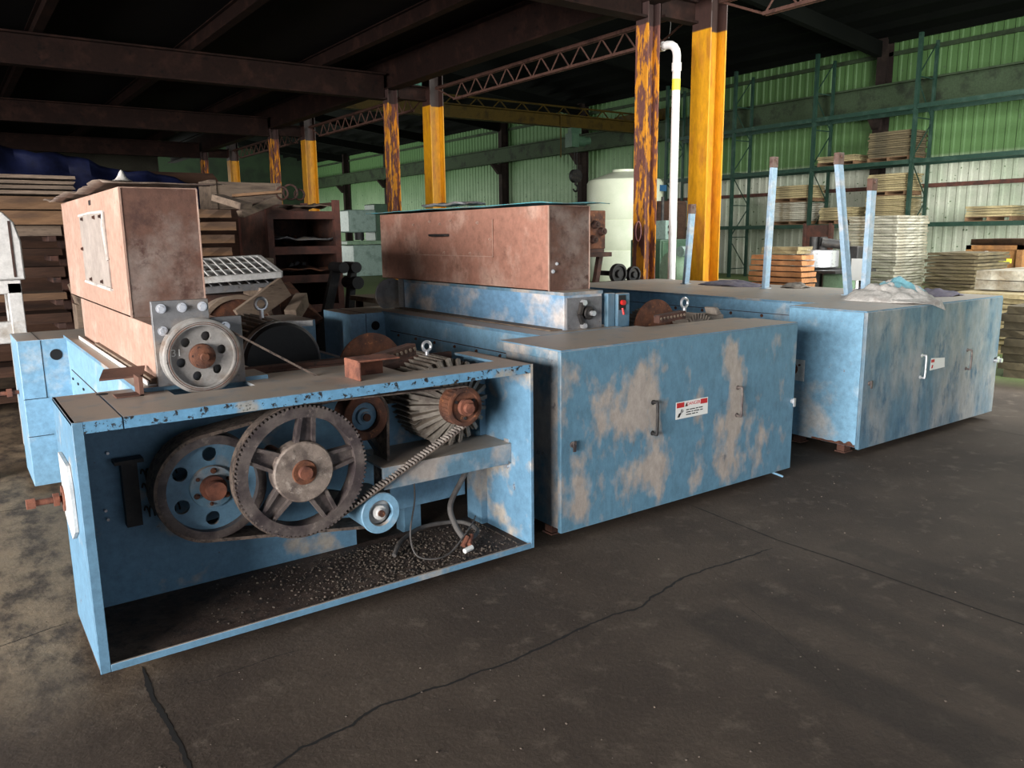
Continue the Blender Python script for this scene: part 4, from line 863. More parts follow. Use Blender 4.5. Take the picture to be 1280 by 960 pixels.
# grey end plates
pl = MB().box(XH - .005, XH + .215, 3.405, 3.43, ZT + .02, 1.355)
obj('end_plate', pl, M['grey'], m1, bevel=.002)
obj('end_plate', MB().box(XH + .222, XH + .35, 3.42, 3.44, ZT + .0, 1.275), M['grey'], m1, bevel=.002)
bb = MB()
for x, zz in ((XH + .03, 1.325), (XH + .11, 1.325), (XH + .19, 1.325), (XH + .03, 1.235), (XH + .28, 1.235)): bolt(bb, (x, 3.405 if x < XH + .2 else 3.42, zz), (0, -1, 0), .014, .012)
each('bolt', bb, M['chrome'], m1, 2)
# copper hopper
def hopper(root, x0, x1, y0, y1, z0, z1, msid, mfr):
    t = .01
    h = MB().box(x0, x0 + t, y0, y1, z0, z1).box(x1 - t, x1, y0, y1, z0, z1).box(x0 + t, x1 - t, y1 - t, y1, z0, z1).box(x0 + t, x1 - t, y0 + .002, y0 + t, z0, z1)
    h.box(x0, x1, y0, y1, z1, z1 + .004).box(x0, x1, y0, y1, z0, z0 + .006)
    o = obj('hopper', h, M[msid], root)
    e = obj('end_panel', MB().box(x0 + .001, x1 - .001, y0 - .001, y0 + .001, z0 + .001, z1 - .001), M[mfr], o)  # end face darker than the sides: its shade is in the colour
    each('corner_seam', MB().box(x0 - .003, x0 + .006, y0 - .004, y0 + .004, z0, z1).box(x1 - .005, x1 + .001, y0 - .004, y0 + .004, z0, z1), M['copper_pale'], o)
    return o
h1 = hopper(m1, XH, XH + .325, 3.865, 5.83, 1.256, 1.82, 'copper_pale', 'copper_dark')
pn = obj('access_panel', MB().box(XH - .006, XH, 4.28, 5.08, 1.37, 1.73), M['panel_pale'], h1)
rm = MB().tube([(XH - .006, 4.28, 1.73), (XH - .006, 4.7, 1.735), (XH - .006, 5.08, 1.73)], .007, 6).tube([(XH - .006, 4.26, 1.36), (XH - .006, 4.7, 1.365), (XH - .006, 5.08, 1.37)], .008, 6).tube([(XH - .006, 4.29, 1.73), (XH - .008, 4.33, 1.66), (XH - .006, 4.31, 1.58), (XH - .006, 4.28, 1.5)], .007, 6)
obj('sealant_bead', rm, M['rag_white'], h1)
bb = MB()
for y_, z_ in ((4.36, 1.71), (4.55, 1.71), (4.95, 1.71), (4.5, 1.39), (4.85, 1.39), (5.05, 1.55)): bolt(bb, (XH - .006, y_, z_), (-1, 0, 0), .008)
each('panel_bolt', bb, M['rust_dark'], h1, 2)
obj('stamp', MB().box(XH - .002, XH, 4.66, 4.685, 1.775, 1.80).box(XH - .002, XH, 4.70, 4.725, 1.775, 1.80), M['ink'], h1)
# grey pulley on the hopper drive
PC = (.832, 3.34, 1.126)
rim, web = web_pulley(*PC, .148, .07, 6, .019, .084, .05, .022, .35, .25)
gp = obj('pulley', rim, M['grey_light'], m1); tag(gp, 'round grey pulley with six holes and rusty hub')
obj('web', web, M['grey_light'], gp)
obj('rim_groove', MB().lathe([(.141, .0), (.1365, .004), (.132, 0)], (PC[0], PC[1] - .002, PC[2]), (0, 1, 0), 48), M['rust'], gp)
obj('hub', MB().lathe([(0, -.01), (.03, -.01), (.05, 0), (.052, .03)], (PC[0], PC[1] - .0, PC[2]), (0, 1, 0), 32).cyl((PC[0], 3.31, PC[2]), (PC[0], 3.44, PC[2]), .016, n=16), M['rust'], gp)
hbm = MB()
for k in range(6): hbm.cyl((PC[0] + .04 * math.cos(k), 3.335, PC[2] + .04 * math.sin(k)), (PC[0] + .04 * math.cos(k), 3.342, PC[2] + .04 * math.sin(k)), .006, n=8)
each('hub_bolt', hbm, M['rust_dark'], gp)
obj('painted_number', text_mb('31', .042, (PC[0] - .097, PC[1] + .0235, PC[2] + .02), (1, 0, 0), (0, 0, 1)), M['label_white'], gp)
# belt of this pulley going down through the slot
obj('drive_belt', belt([(PC[0], PC[2], .14), (1.36, .93, .02)], 3.352, .02, .008), M['belt'], m1)
# big toothed pulley (P1)
P1 = (1.142, 3.12, .632); R1 = .285; W1 = .075
nT = 90; prof = []
for k in range(nT * 2):
    a0 = 2 * PI * k / (nT * 2); a1 = 2 * PI * (k + 1) / (nT * 2); r = R1 if k % 2 == 0 else R1 - .009
    prof += [(r * math.cos(a0), r * math.sin(a0)), (r * math.cos(a1), r * math.sin(a1))]
rm = MB().plate(prof, [circ(R1 - .052, 90)[::-1]], (P1[0], P1[1], P1[2]), (1, 0, 0), (0, 0, 1), (0, W1, 0))
lp = obj('toothed_pulley', rm, M['iron'], m1); tag(lp, 'large greasy five-spoke toothed pulley')
spk = MB()
for k in range(5):
    a = math.radians(82 + 72 * k); d = Vector((math.cos(a), 0, math.sin(a))); s = Vector((-d.z, 0, d.x)); o_ = Vector((P1[0], P1[1] + .03, P1[2]))
    spk.hexa(o_ + d * .1 - s * .046, o_ + d * .1 + s * .046, o_ + d * .24 + s * .034, o_ + d * .24 - s * .034, (0, .02, 0))
    for sg in (-1, 1): spk.hexa(o_ + d * .1 + s * .046 * sg, o_ + d * .1 + s * .030 * sg, o_ + d * .24 + s * .020 * sg, o_ + d * .24 + s * .036 * sg, (0, -.022, 0))
    spk.hexa(o_ + d * .235 - s * .055, o_ + d * .235 + s * .055, o_ + d * .25 + s * .07, o_ + d * .25 - s * .07, (0, .02, 0))
obj('spokes', spk, M['iron'], lp)
hub = obj('hub', MB().lathe([(0, 0), (.124, 0), (.130, .006), (.130, .07), (.11, .07)], (P1[0], P1[1] - .006, P1[2]), (0, 1, 0), 48), M['iron_hub'], lp)
obj('bushing', MB().lathe([(0, -.012), (.022, -.012), (.03, -.004), (.05, -.006), (.054, 0)], (P1[0], P1[1] - .006, P1[2]), (0, 1, 0), 32), M['rust'], lp)
obj('shaft', MB().cyl((P1[0], P1[1] - .03, P1[2]), (P1[0], 3.55, P1[2]), .028, n=20), M['rust_orange'], lp)
# blue pulley behind (P2)
P2 = (.812, 3.27, .588); R2 = .215
rim, web = web_pulley(*P2, R2, .15, 6, .030, .138, .05, .03, .25, .5)
bp = obj('blue_pulley', rim, M['iron'], m1); tag(bp, 'blue pulley disc with round holes and rusty shaft end')
obj('web', web, M['blue'], bp)
obj('hub_ring', MB().lathe([(0, 0), (.088, 0), (.09, .01), (.09, .06)], (P2[0], P2[1] + .02, P2[2]), (0, 1, 0), 40), M['blue_worn'], bp)
obj('shaft', MB().cyl((P2[0], 3.22, P2[2]), (P2[0], 3.55, P2[2]), .038, n=28).cyl((P2[0], 3.262, P2[2]), (P2[0], 3.30, P2[2]), .052, n=28), M['rust_orange'], bp)
hbm = MB()
for k in range(6):
    a = k * PI / 3 + .4; bolt(hbm, (P2[0] + .07 * math.cos(a), P2[1] + .02, P2[2] + .07 * math.sin(a)), (0, -1, 0), .009 if k % 2 else .006)
each('hub_bolt', hbm, M['rust'], bp, 2)
# small pulleys
def small(cx, cy, cz, R, W, m, hubm, name, label):
    o = obj(name, MB().lathe([(R * .62, .02), (R * .66, 0), (R, 0), (R + .004, .004), (R + .004, .01), (R, .014), (R, W), (R * .6, W)], (cx, cy, cz), (0, 1, 0), 48), M[m], m1); tag(o, label)
    obj('hub', MB().lathe([(0, -.0), (R * .2, 0), (R * .24, .008), (R * .36, .01), (R * .38, .03), (R * .64, .035)], (cx, cy, cz), (0, 1, 0), 32), M[hubm], o)
    obj('shaft', MB().cyl((cx, cy - .012, cz), (cx, 3.5, cz), R * .17, n=16), M['rust'], o); return o
IL = (1.50, 3.15, .363); small(*IL, .092, .20, 'blue_clean', 'white', 'idler_pulley', 'small pale blue lower idler pulley')
IU = (1.50, 3.26, .790); small(*IU, .105, .12, 'rust', 'blue', 'idler_pulley', 'small blue upper idler with rusty rim')
each('idler_arm', MB().bar((IU[0], 3.40, IU[2]), (1.62, 3.40, .58), .02, .07, (0, 1, 0)).bar((IL[0], 3.38, IL[2]), (1.33, 3.38, .42), .06, .03, (0, 1, 0)), M['iron_dark'], m1)
# motor and its pulley
motor(m1, 1.985, 3.27, .785, .215, .55, 'motor')
MP = (1.945, 3.12, .80); Rm = .088
mp_ = obj('motor_pulley', MB().lathe([(0, .01), (Rm * .5, .01), (Rm * .8, .006), (Rm * .84, 0), (Rm, 0), (Rm + .006, .003), (Rm + .006, .009), (Rm, .012), (Rm, .07), (Rm + .008, .073), (Rm + .008, .085), (0, .085)], MP, (0, 1, 0), 48), M['rust'], m1)
tag(mp_, 'rusty toothed motor pulley')
obj('shaft', MB().cyl((MP[0], 3.075, MP[2]), (MP[0], 3.3, MP[2]), .024, n=20).cyl((MP[0] - .0, 3.10, MP[2]), (MP[0], 3.125, MP[2]), .04, n=24), M['rust_orange'], mp_)
tm = MB()
for k in range(28):
    a = 2 * PI * k / 28; tm.box(0, 0, 0, 0, 0, 0) if False else tm.cyl((MP[0] + Rm * math.cos(a), MP[1] + .014, MP[2] + Rm * math.sin(a)), (MP[0] + Rm * math.cos(a), MP[1] + .07, MP[2] + Rm * math.sin(a)), .005, n=6)
obj('teeth', tm, M['rust'], mp_)
hbm = MB()
for k in range(3): hbm.cyl((MP[0] + .055 * math.cos(k * 2.1 + .5), 3.122, MP[2] + .055 * math.sin(k * 2.1 + .5)), (MP[0] + .055 * math.cos(k * 2.1 + .5), 3.13, MP[2] + .055 * math.sin(k * 2.1 + .5)), .008, n=10)
each('hub_bolt', hbm, M['iron_dark'], mp_)
# timing belt and wide belt
tbm = belt([(P1[0], P1[2], R1 - .002), (MP[0], MP[2], Rm + .004)], 3.135, .045, .007)
tbo = obj('timing_belt', tbm, M['belt'], m1)
# teeth on the inside of the lower run
c1 = Vector((P1[0], 0, P1[2])); c2 = Vector((MP[0], 0, MP[2])); d = c2 - c1; dist = d.length; ang = math.atan2(d.z, d.x)
al = math.acos((R1 - Rm - .006) / dist); na = ang - al; n_ = Vector((math.cos(na), 0, math.sin(na)))
pa = c1 + n_ * (R1 - .002); pb = c2 + n_ * (Rm + .004); te = MB(); K = 46
for k in range(1, K):
    p = pa.lerp(pb, k / K); p.y = 3.135; te.bar(p - n_ * .005 - Vector((0, .001, 0)), p - n_ * .005 + Vector((0, .046, 0)), .0065, .011, n_)
obj('belt_teeth', te, M['tooth'], tbo)
wb_ = belt([(P2[0], P2[2], R2 + .002), (IU[0], IU[2], .108), (IL[0], IL[2], .094)], 3.272, .145, .014)
obj('wide_belt', wb_, M['belt'], m1)
# motor bracket bar
obj('motor_bar', MB().box(1.53, X1 - t, 3.17, 3.19, .46, .565).box(1.53, X1 - t, 3.19, 3.40, .555, .565).box(1.60, 2.16, 3.32, 3.62, .53, .553), M['blue_worn'], m1, bevel=.002)
obj('inner_post', MB().box(X1 - .05, X1 - .012, 3.40, 3.54, ZB + .015, ZT - .02), M['blue'], m1)
obj('side_fittings', MB().cyl((X1 - .012, 3.2, .47), (X1 - .03, 3.2, .47), .018, n=16).cyl((X1 - .012, 3.2, .44), (X1 - .026, 3.2, .44), .013, n=12).box(X1 - .016, X1 - .012, 3.19, 3.23, .50, .58), M['chrome'], m1)
# tensioner in the dark left end
tn = MB().box(.505, .565, 3.46, 3.51, .43, .70).box(.48, .59, 3.45, 3.52, .70, .715)
obj('tensioner_plate', tn, M['iron_dark'], m1)
spg = MB()
for zc in (.64, .58, .48): spg.tube([(.58 + .010 * k / 6, 3.47 + .022 * math.cos(k * PI / 6), zc + .022 * math.sin(k * PI / 6)) for k in range(80)], .004, 5)
each('tension_spring', spg, M['iron_dark'], m1)
bb = MB()
for x, zz in ((.47, .74), (.44, .5), (.445, .46)): bb.cyl((x, 3.545, zz), (x, 3.52, zz), .006, n=8)
each('small_bolt', bb, M['chrome'], m1)
# brackets and channel on top before the motor
obj('top_bracket', MB().hexa((1.40, 3.24, ZT), (1.405, 3.10, ZT), (1.405, 3.10, ZT + .085), (1.40, 3.24, ZT + .085), (.008, 0, 0)).box(1.40, 1.58, 3.23, 3.245, ZT + .0, ZT + .085).box(1.40, 1.60, 3.10, 3.24, ZT + .08, ZT + .088), M['rust_orange'], m1, bevel=.002)
ch = MB().bar((1.56, 3.26, ZT + .055), (1.80, 3.36, ZT + .075), .05, .055)
obj('slotted_channel', ch, M['rust_dark'], m1)
sl = MB()
for k in range(8):
    p = Vector((1.56, 3.26, ZT + .06)).lerp(Vector((1.80, 3.36, ZT + .08)), (k + .5) / 8); sl.cyl(p + Vector((.011, -.0235, 0)), p + Vector((.013, -.029, 0)), .009, n=10)
obj('slots', sl, M['wood_grey'], m1)
obj('motor_guard', MB().lathe([(.0, 0), (.2, 0), (.2, .012), (0, .012)], (1.80, 3.83, .90), (.1, -1, 0), 40), M['rust'], m1)
# second motor / drum behind (black cowl)
m1m = thing_ = obj('fan_motor', MB().cyl((1.36, 4.02, .98), (1.36, 4.5, .98), .17, n=40), M['iron_dark'], m1)
obj('cowl', MB().lathe([(0, 0), (.185, 0), (.2, .02), (.2, .12)], (1.36, 3.9, .98), (0, 1, 0), 48), M['black'], m1m)
obj('cowl_band', MB().lathe([(.2, 0), (.203, 0), (.203, .05), (.2, .05)], (1.36, 3.92, .98), (0, 1, 0), 48), M['grey_light'], m1m)
fn = MB()
for k in range(36):
    a = 2 * PI * k / 36; dd = Vector((math.cos(a), 0, math.sin(a))); fn.bar(Vector((1.36, 4.02, .98)) + dd * .185, Vector((1.36, 4.5, .98)) + dd * .185, .007, .035, dd)
obj('fins', fn, M['grey_light'], m1m)
obj('eye_bolt', MB().tube([(1.36 + .03 * math.cos(t_ * PI / 10), 4.2, 1.255 + .03 * math.sin(t_ * PI / 10)) for t_ in range(20)], .009, 8, True).cyl((1.36, 4.2, 1.17), (1.36, 4.2, 1.226), .012, n=12), M['chrome'], m1m)
obj('saddle', MB().box(1.24, 1.48, 4.05, 4.45, .55, .84), M['iron_dark'], m1m)
obj('top_bars', MB().box(1.02, 1.62, 4.7, 4.76, 1.05, 1.10).bar((1.05, 4.4, 1.14), (1.62, 4.15, 1.14), .05, .03).box(1.03, 1.07, 4.70, 4.76, .55, 1.05).box(1.58, 1.62, 4.70, 4.76, .55, 1.05), M['white'], m1)
obj('cross_bar', MB().box(1.0, 1.7, 3.62, 3.68, ZT - .03, ZT + .02).box(1.0, 2.15, 3.575, 3.60, ZT - .05, ZT + .005), M['rust_dark'], m1)
# hoses and wires inside
def path(pts, n=10):
    P = [Vector(p) for p in pts]; out = []
    for i in range(len(P) - 1):
        p0 = P[max(i - 1, 0)]; p1 = P[i]; p2 = P[i + 1]; p3 = P[min(i + 2, len(P) - 1)]
        for k in range(n):
            t_ = k / n; out.append(.5 * ((2 * p1) + (p2 - p0) * t_ + (2 * p0 - 5 * p1 + 4 * p2 - p3) * t_ ** 2 + (3 * p1 - p0 - 3 * p2 + p3) * t_ ** 3))
    return out + [P[-1]]
obj('cable', MB().tube(path([(2.10, 3.3, .5), (2.02, 3.28, .40), (1.93, 3.26, .28), (1.93, 3.22, .19), (1.95, 3.18, .13)]), .014, 10), M['hose'], m1)
obj('cable', MB().tube(path([(1.62, 3.28, .085), (1.70, 3.35, .12), (1.88, 3.45, .12), (2.08, 3.42, .11), (2.10, 3.28, .10), (1.96, 3.17, .10)]), .011, 10), M['hose'], m1)
obj('cable', MB().tube(path([(1.72, 3.24, .46), (1.71, 3.22, .36), (1.67, 3.2, .2), (1.68, 3.14, .11), (1.82, 3.12, .09), (2.0, 3.2, .16), (2.09, 3.28, .18)]), .004, 6), M['hose'], m1)
obj('wire_connector', MB().cyl((1.93, 3.15, .10), (1.97, 3.17, .13), .014, n=10).cyl((1.96, 3.14, .10), (2.0, 3.18, .13), .012, n=10), M['rust_orange'], m1)
obj('white_clip', MB().cyl((1.92, 3.12, .085), (1.97, 3.13, .09), .013, n=8), M['label_white'], m1)
# ---------------- lids (loose sheets) and rags on hopper 1
def sheet(name, x0, x1, y0, y1, z, m, label, amp=.02, fx=3, fy=2, curl=None, sd=1):
    nx, ny = 12, 30; vs = []
    for j in range(ny + 1):
        for i in range(nx + 1):
            u, v = i / nx, j / ny; e = .012 * mnoise.noise(Vector((i * 1.3, j * 1.1, sd)))
            zz = z + amp * (mnoise.noise(Vector((u * fx, v * fy * 3, sd))) * .6 + .6) * (1 if v > .02 else .6)
            if curl: zz += curl(u, v)
            vs.append((x0 + (x1 - x0) * u + (e if i in (0, nx) else 0) * 2, y0 + (y1 - y0) * v + (e if j in (0, ny) else 0), max(zz, z)))
    mb = MB().add(vs, [(j * (nx + 1) + i, j * (nx + 1) + i + 1, (j + 1) * (nx + 1) + i + 1, (j + 1) * (nx + 1) + i) for j in range(ny) for i in range(nx)])
    o = obj(name, mb, M[m], fix=False); so = o.modifiers.new('s', 'SOLIDIFY'); so.thickness = .004; so.offset = 1
    return tag(o, label, 'sheet')
sheet('warped_sheet', XH - .07, XH + .42, 3.80, 6.1, 1.826, 'sheet_brown', 'warped ragged sheet covering the first copper hopper', .03, 2, 3, lambda u, v: .012 * math.sin(v * 14) * (1 - u))
rgb = MB()
rgb.lathe([(0, .05), (.008, .042), (.018, .02), (.03, .006), (.045, 0), (0, 0)], (.72, 4.05, 1.86), (0, 0, 1), 14)
tag(obj('crumpled_rag', rgb, M['rag_white']), 'small white crumpled rag on top of the first hopper', 'rag')
# ---------------- machine 2
X0, X1, Y0, Y1, ZT = 2.475, 4.42, 3.06, 3.56, 1.02
m2 = thing('blue_machine', ((X0 + X1) / 2, 3.4, 0), 'middle blue machine with a closed scuffed door and warning label, copper hopper on top', 'machine', MACH)
fc2 = obj('front_cabinet', MB().box(X0 + .015, X1 - .01, Y0 + .03, Y1, .07, ZT - .004).box(X0, X1, Y0 + .03, Y1, ZT - .05, ZT - .001), M['blue_worn'], m2, bevel=.003)
tpl = MB().box(X0, 3.52, Y0 + .0, 3.60, ZT - .001, ZT + .006).box(3.52, X1, Y0, 3.40, ZT - .001, ZT + .006)
obj('top_cover', tpl, M['blue'], m2)
dr2 = obj('door', MB().box(X0, X1, Y0, Y0 + .028, ZB, ZT - .002), M['blue_door'], m2, bevel=.003)
def pull(x, y, z0, z1, m, par, out=.035, r=.007):
    obj('handle', MB().tube(path([(x, y, z1), (x, y - out * .7, z1 + .003), (x + .002, y - out, z1 - .012), (x + .002, y - out, z0 + .012), (x, y - out * .7, z0 - .003), (x, y, z0)], 5), r, 8).cyl((x, y, z1), (x, y - .004, z1), .014, n=12).cyl((x, y, z0), (x, y - .004, z0), .014, n=12), M[m], par)
pull(3.13, Y0, .50, .675, 'iron_dark', dr2, r=.009); pull(3.85, Y0, .50, .67, 'iron', dr2)
def latch(x, z, y, m, par): obj('latch', MB().cyl((x, y, z), (x, y - .014, z), .016, n=16).hexa((x - .008, y - .014, z + .02), (x + .01, y - .014, z + .02), (x + .008, y - .014, z - .035), (x - .006, y - .014, z - .035), (0, -.01, 0)), M[m], par)
latch(2.55, .53, Y0, 'iron', dr2); latch(4.40, .515, Y0, 'chrome', dr2)
# danger label
def label(x0, x1, z0, z1, y, par, full=True):
    h = z1 - z0; w_ = x1 - x0
    lb_ = obj('warning_label', MB().box(x0, x1, y - .0012, y, z0, z1), M['label_white'], par)
    return lb_
lx0, lx1, lz0, lz1 = 3.315, 3.585, .548, .648
lb_ = obj('warning_label', MB().box(lx0, lx1, Y0 - .0012, Y0, lz0, lz1), M['label_white'], dr2)
tag(lb_, 'white warning label with red header reading DANGER')
RED = MB().box(lx0 + .006, lx0 + .068, Y0 - .0018, Y0 - .0010, lz1 - .034, lz1 - .005).box(lx0 + .205, lx1 - .006, Y0 - .0018, Y0 - .0010, lz1 - .034, lz1 - .005)
RED.merge(text_mb('DANGER', .028, (lx0 + .146, Y0 - .0015, lz1 - .0195), (1, 0, 0), (0, 0, 1), .0004))
# join the print into the door level as sibling marks
obj('label_header', RED, M['label_red'], dr2)
BK = MB().add([(lx0 + .074, Y0 - .0018, lz1 - .032), (lx0 + .098, Y0 - .0018, lz1 - .032), (lx0 + .086, Y0 - .0018, lz1 - .008)], [(0, 1, 2)])
for k in range(3):
    xx = lx0 + .085
    for wd in ((.03, .05, .026, .04), (.045, .02, .052, .03), (.05, .035, .02))[k]:
        BK.box(xx, xx + wd - .006, Y0 - .0018, Y0 - .0012, lz0 + .044 - k * .014, lz0 + .050 - k * .014); xx += wd
BK.hexa((lx0 + .012, Y0 - .0018, lz0 + .012), (lx0 + .03, Y0 - .0018, lz0 + .01), (lx0 + .045, Y0 - .0018, lz0 + .035), (lx0 + .026, Y0 - .0018, lz0 + .034), (0, .0004, 0))
for dx_, dz_ in ((.04, .012), (.05, .03), (.036, .045)): BK.bar((lx0 + .035, Y0 - .0016, lz0 + .03), (lx0 + .01 + dx_, Y0 - .0016, lz0 + .012 + dz_), .0006, .004, (0, 1, 0))
BK.tube([(lx0 + .055 + .007 * math.cos(k), Y0 - .0016, lz0 + .045 + .007 * math.sin(k)) for k in range(7)], .001, 4)
obj('label_print', BK, M['ink'], dr2)
# body 2
XB = 2.77
far_cab(X0 + .01, X1, 5.60, 6.12, ZT, m2, XB)
bo = obj('body', MB().box(XB, XB + .62, Y1, 5.6, .2, ZT - .01).box(3.39, X1 - .05, Y1, 5.6, .2, .7).box(X1 - .09, X1 - .05, Y1, 5.6, .7, .84), M['blue_clean'], m2, bevel=.003)
obj('deck_plate', MB().box(XB - .012, XB + .63, Y1 + .04, 5.62, ZT - .01, ZT + .008), M['blue'], m2)
obj('side_seam', MB().box(XB - .004, XB, Y1 + .02, 5.5, .88, .885), M['rust_dark'], bo)
bs = MB()
for k in range(7): bolt(bs, (XB, 3.75 + k * .27, .86), (-1, 0, 0), .008)
each('bolt', bs, M['rust'], bo, 2)
each('body_leg', MB().box(XB + .03, XB + .13, 3.7, 3.8, 0, .2).box(XB + .03, XB + .13, 5.3, 5.4, 0, .2).box(4.1, 4.2, 3.7, 3.8, 0, .2).box(4.1, 4.2, 5.3, 5.4, 0, .2), M['blue'], m2)
feet(m2, X0, X1, Y0 + .08, Y1)
obj('prop_bar', MB().bar((4.26, 3.14, .062), (4.36, 3.075, .012), .03, .012), M['blue_clean'], m2)
XH = 3.005
hb = obj('hopper_base', MB().box(XH, XH + .30, 3.684, 5.71, ZT + .009, 1.25), M['blue_washed'], m2, bevel=.003)
obj('top_flange', MB().box(XH - .004, XH + .304, 3.68, 5.71, 1.235, 1.255), M['blue_worn'], hb)
obj('base_flange', MB().box(XH - .09, XH, 3.70, 5.71, ZT + .009, ZT + .016), M['wood_grey'], hb)
# end plate, bearing
obj('end_plate', MB().box(XH + .015, XH + .29, 3.672, 3.684, ZT + .009, 1.22), M['grey'], hb)
bg = MB().lathe([(0, 0), (.02, 0), (.022, .01), (.036, .012), (.042, .02), (.042, .036)], (XH + .175, 3.636, 1.125), (0, 1, 0), 28).bar((XH + .12, 3.66, 1.19), (XH + .10, 3.66, 1.12), .02, .03, (0, 1, 0)).bar((XH + .10, 3.66, 1.12), (XH + .13, 3.66, 1.05), .02, .03, (0, 1, 0))
obj('bearing', bg, M['iron_dark'], hb)
each('shaft_end', MB().cyl((XH + .175, 3.61, 1.125), (XH + .175, 3.67, 1.125), .016, n=16).cyl((XH + .13, 3.64, 1.19), (XH + .13, 3.67, 1.19), .018, n=6).cyl((XH + .13, 3.64, 1.05), (XH + .13, 3.67, 1.05), .018, n=6), M['chrome'], hb)
obj('wheel', MB().lathe([(.09, 0), (.13, 0), (.13, .03), (.09, .03), (.09, 0)], (XH - .035, 5.86, 1.13), (.1, 1, 0), 36).lathe([(0, .01), (.1, .01), (.1, .02), (0, .02)], (XH - .035, 5.86, 1.13), (.1, 1, 0), 24), M['grey'], hb)
obj('end_strip', MB().box(XH - .012, XH + .03, 5.70, 5.78, ZT + .01, 1.26), M['grey'], hb)
h2 = hopper(m2, XH, XH + .325, 3.83, 6.08, 1.256, 1.765, 'copper', 'copper_dark')
obj('access_panel', MB().box(XH - .006, XH, 4.42, 5.66, 1.455, 1.70), M['copper'], h2)
obj('panel_edge', MB().box(XH - .009, XH - .005, 4.42, 5.66, 1.453, 1.459).box(XH - .009, XH - .005, 4.418, 4.424, 1.455, 1.70), M['copper_pale'], h2)
bb = MB()
for y_, z_ in ((5.5, 1.68), (5.1, 1.68), (4.95, 1.70), (5.25, 1.70), (4.6, 1.68), (5.45, 1.475), (5.05, 1.475), (4.7, 1.475), (4.45, 1.57), (5.62, 1.57)): bolt(bb, (XH - .006, y_, z_), (-1, 0, 0), .008)
each('panel_bolt', bb, M['copper_pale'], h2, 2)
obj('panel_handle', MB().tube(path([(XH - .006, 5.22, 1.60), (XH - .035, 5.21, 1.60), (XH - .04, 5.17, 1.60), (XH - .04, 5.03, 1.60), (XH - .035, 4.99, 1.60), (XH - .006, 4.98, 1.60)], 5), .009, 8), M['iron_dark'], h2)
bb = MB(); bolt(bb, (XH + .03, 3.829, 1.375), (0, -1, 0), .009); bolt(bb, (XH + .06, 3.829, 1.42), (0, -1, 0), .007); each('end_bolt', bb, M['chrome'], h2, 2)
sheet('teal_sheet', XH - .07, XH + .41, 3.74, 6.2, 1.771, 'sheet_teal', 'thin teal painted sheet lying over the second copper hopper', .018, 2, 2, sd=4)
bent('small grey bent scrap lying on the teal sheet of the second hopper', (XH - .06, 4.72, 1.795), (.2, .55, .03), 'grey', 11)
# switch box
sb = obj('switch_box', MB().box(3.40, 3.50, 3.64, 3.70, ZT - .0, 1.23).box(3.335, 3.395, 3.66, 3.70, ZT, 1.235), M['blue_streaked'], m2, bevel=.004)
obj('switch_plate', MB().box(3.405, 3.46, 3.634, 3.64, 1.13, 1.22), M['black'], sb)
obj('red_button', MB().cyl((3.43, 3.636, 1.175), (3.43, 3.615, 1.175), .016, n=20).cyl((3.43, 3.63, 1.14), (3.432, 3.62, 1.10), .007, n=8), M['red'], sb)
# drive gear: guard disc, slotted channel, finned motor with eye bolt
obj('guard_disc', MB().lathe([(0, 0), (.2, 0), (.2, .014), (0, .014)], (3.80, 3.72, .97), (.05, -1, 0), 40), M['rust'], m2)
ch = obj('slotted_channel', MB().bar((3.66, 3.56, ZT + .04), (3.90, 3.56, ZT + .055), .05, .05), M['rust_dark'], m2)
sl = MB()
for k in range(8): sl.cyl((3.675 + k * .03, 3.536, ZT + .043 + k * .0018), (3.675 + k * .03, 3.53, ZT + .043 + k * .0018), .009, n=10)
obj('slots', sl, M['wood_grey'], ch)
mt2 = obj('motor_frame', MB().cyl((4.1, 3.6, .88), (4.1, 4.15, .88), .15, n=40), M['motor_top'], m2)
fn = MB()
for k in range(40):
    a = 2 * PI * k / 40; dd = Vector((math.cos(a), 0, math.sin(a))); fn.bar(Vector((4.1, 3.6, .88)) + dd * .165, Vector((4.1, 4.15, .88)) + dd * .165, .007, .04, dd)
obj('fins', fn, M['motor_top'], mt2)
obj('terminal_box', MB().box(4.22, 4.38, 3.62, 3.8, .93, 1.04).hexa((4.28, 3.60, 1.04), (4.34, 3.60, 1.04), (4.33, 3.63, 1.09), (4.29, 3.63, 1.09), (0, .1, 0)), M['motor_top'], mt2, bevel=.01)
obj('eye_bolt', MB().tube([(4.12 + .032 * math.cos(t_ * PI / 10), 3.75, 1.125 + .032 * math.sin(t_ * PI / 10)) for t_ in range(20)], .009, 8, True).cyl((4.12, 3.75, 1.04), (4.12, 3.75, 1.095), .014, n=12), M['chrome'], mt2)
obj('motor_saddle', MB().box(3.98, 4.22, 3.64, 4.1, .7, .76), M['iron_dark'], mt2)
# ---------------- machine 3
X0, X1, Y0, Y1, ZT = 5.17, 7.19, 3.03, 3.66, 1.04
m3 = thing('blue_machine', ((X0 + X1) / 2, 3.4, 0), 'farthest blue machine at right, without hopper, blue posts and a rag on its flat top', 'machine', MACH)
obj('front_cabinet', MB().box(X0, X1 - .01, Y0 + .03, Y1, .07, ZT - .004), M['blue_m3'], m3, bevel=.003)
dr3 = obj('door', MB().box(X0, X1, Y0, Y0 + .028, ZB, ZT - .002), M['blue_streaked'], m3, bevel=.003)
pull(5.94, Y0, .50, .665, 'chrome', dr3); pull(6.65, Y0, .49, .64, 'iron', dr3)
latch(5.245, .535, Y0, 'iron', dr3)
obj('latch', MB().cyl((7.15, Y0, .505), (7.15, Y0 - .03, .505), .016, n=14).cyl((7.215, Y0 - .0, .50), (7.215, Y0 - .03, .50), .018, n=14).box(7.13, 7.235, Y0 + .0, Y0 + .01, .515, .53), M['chrome'], dr3)
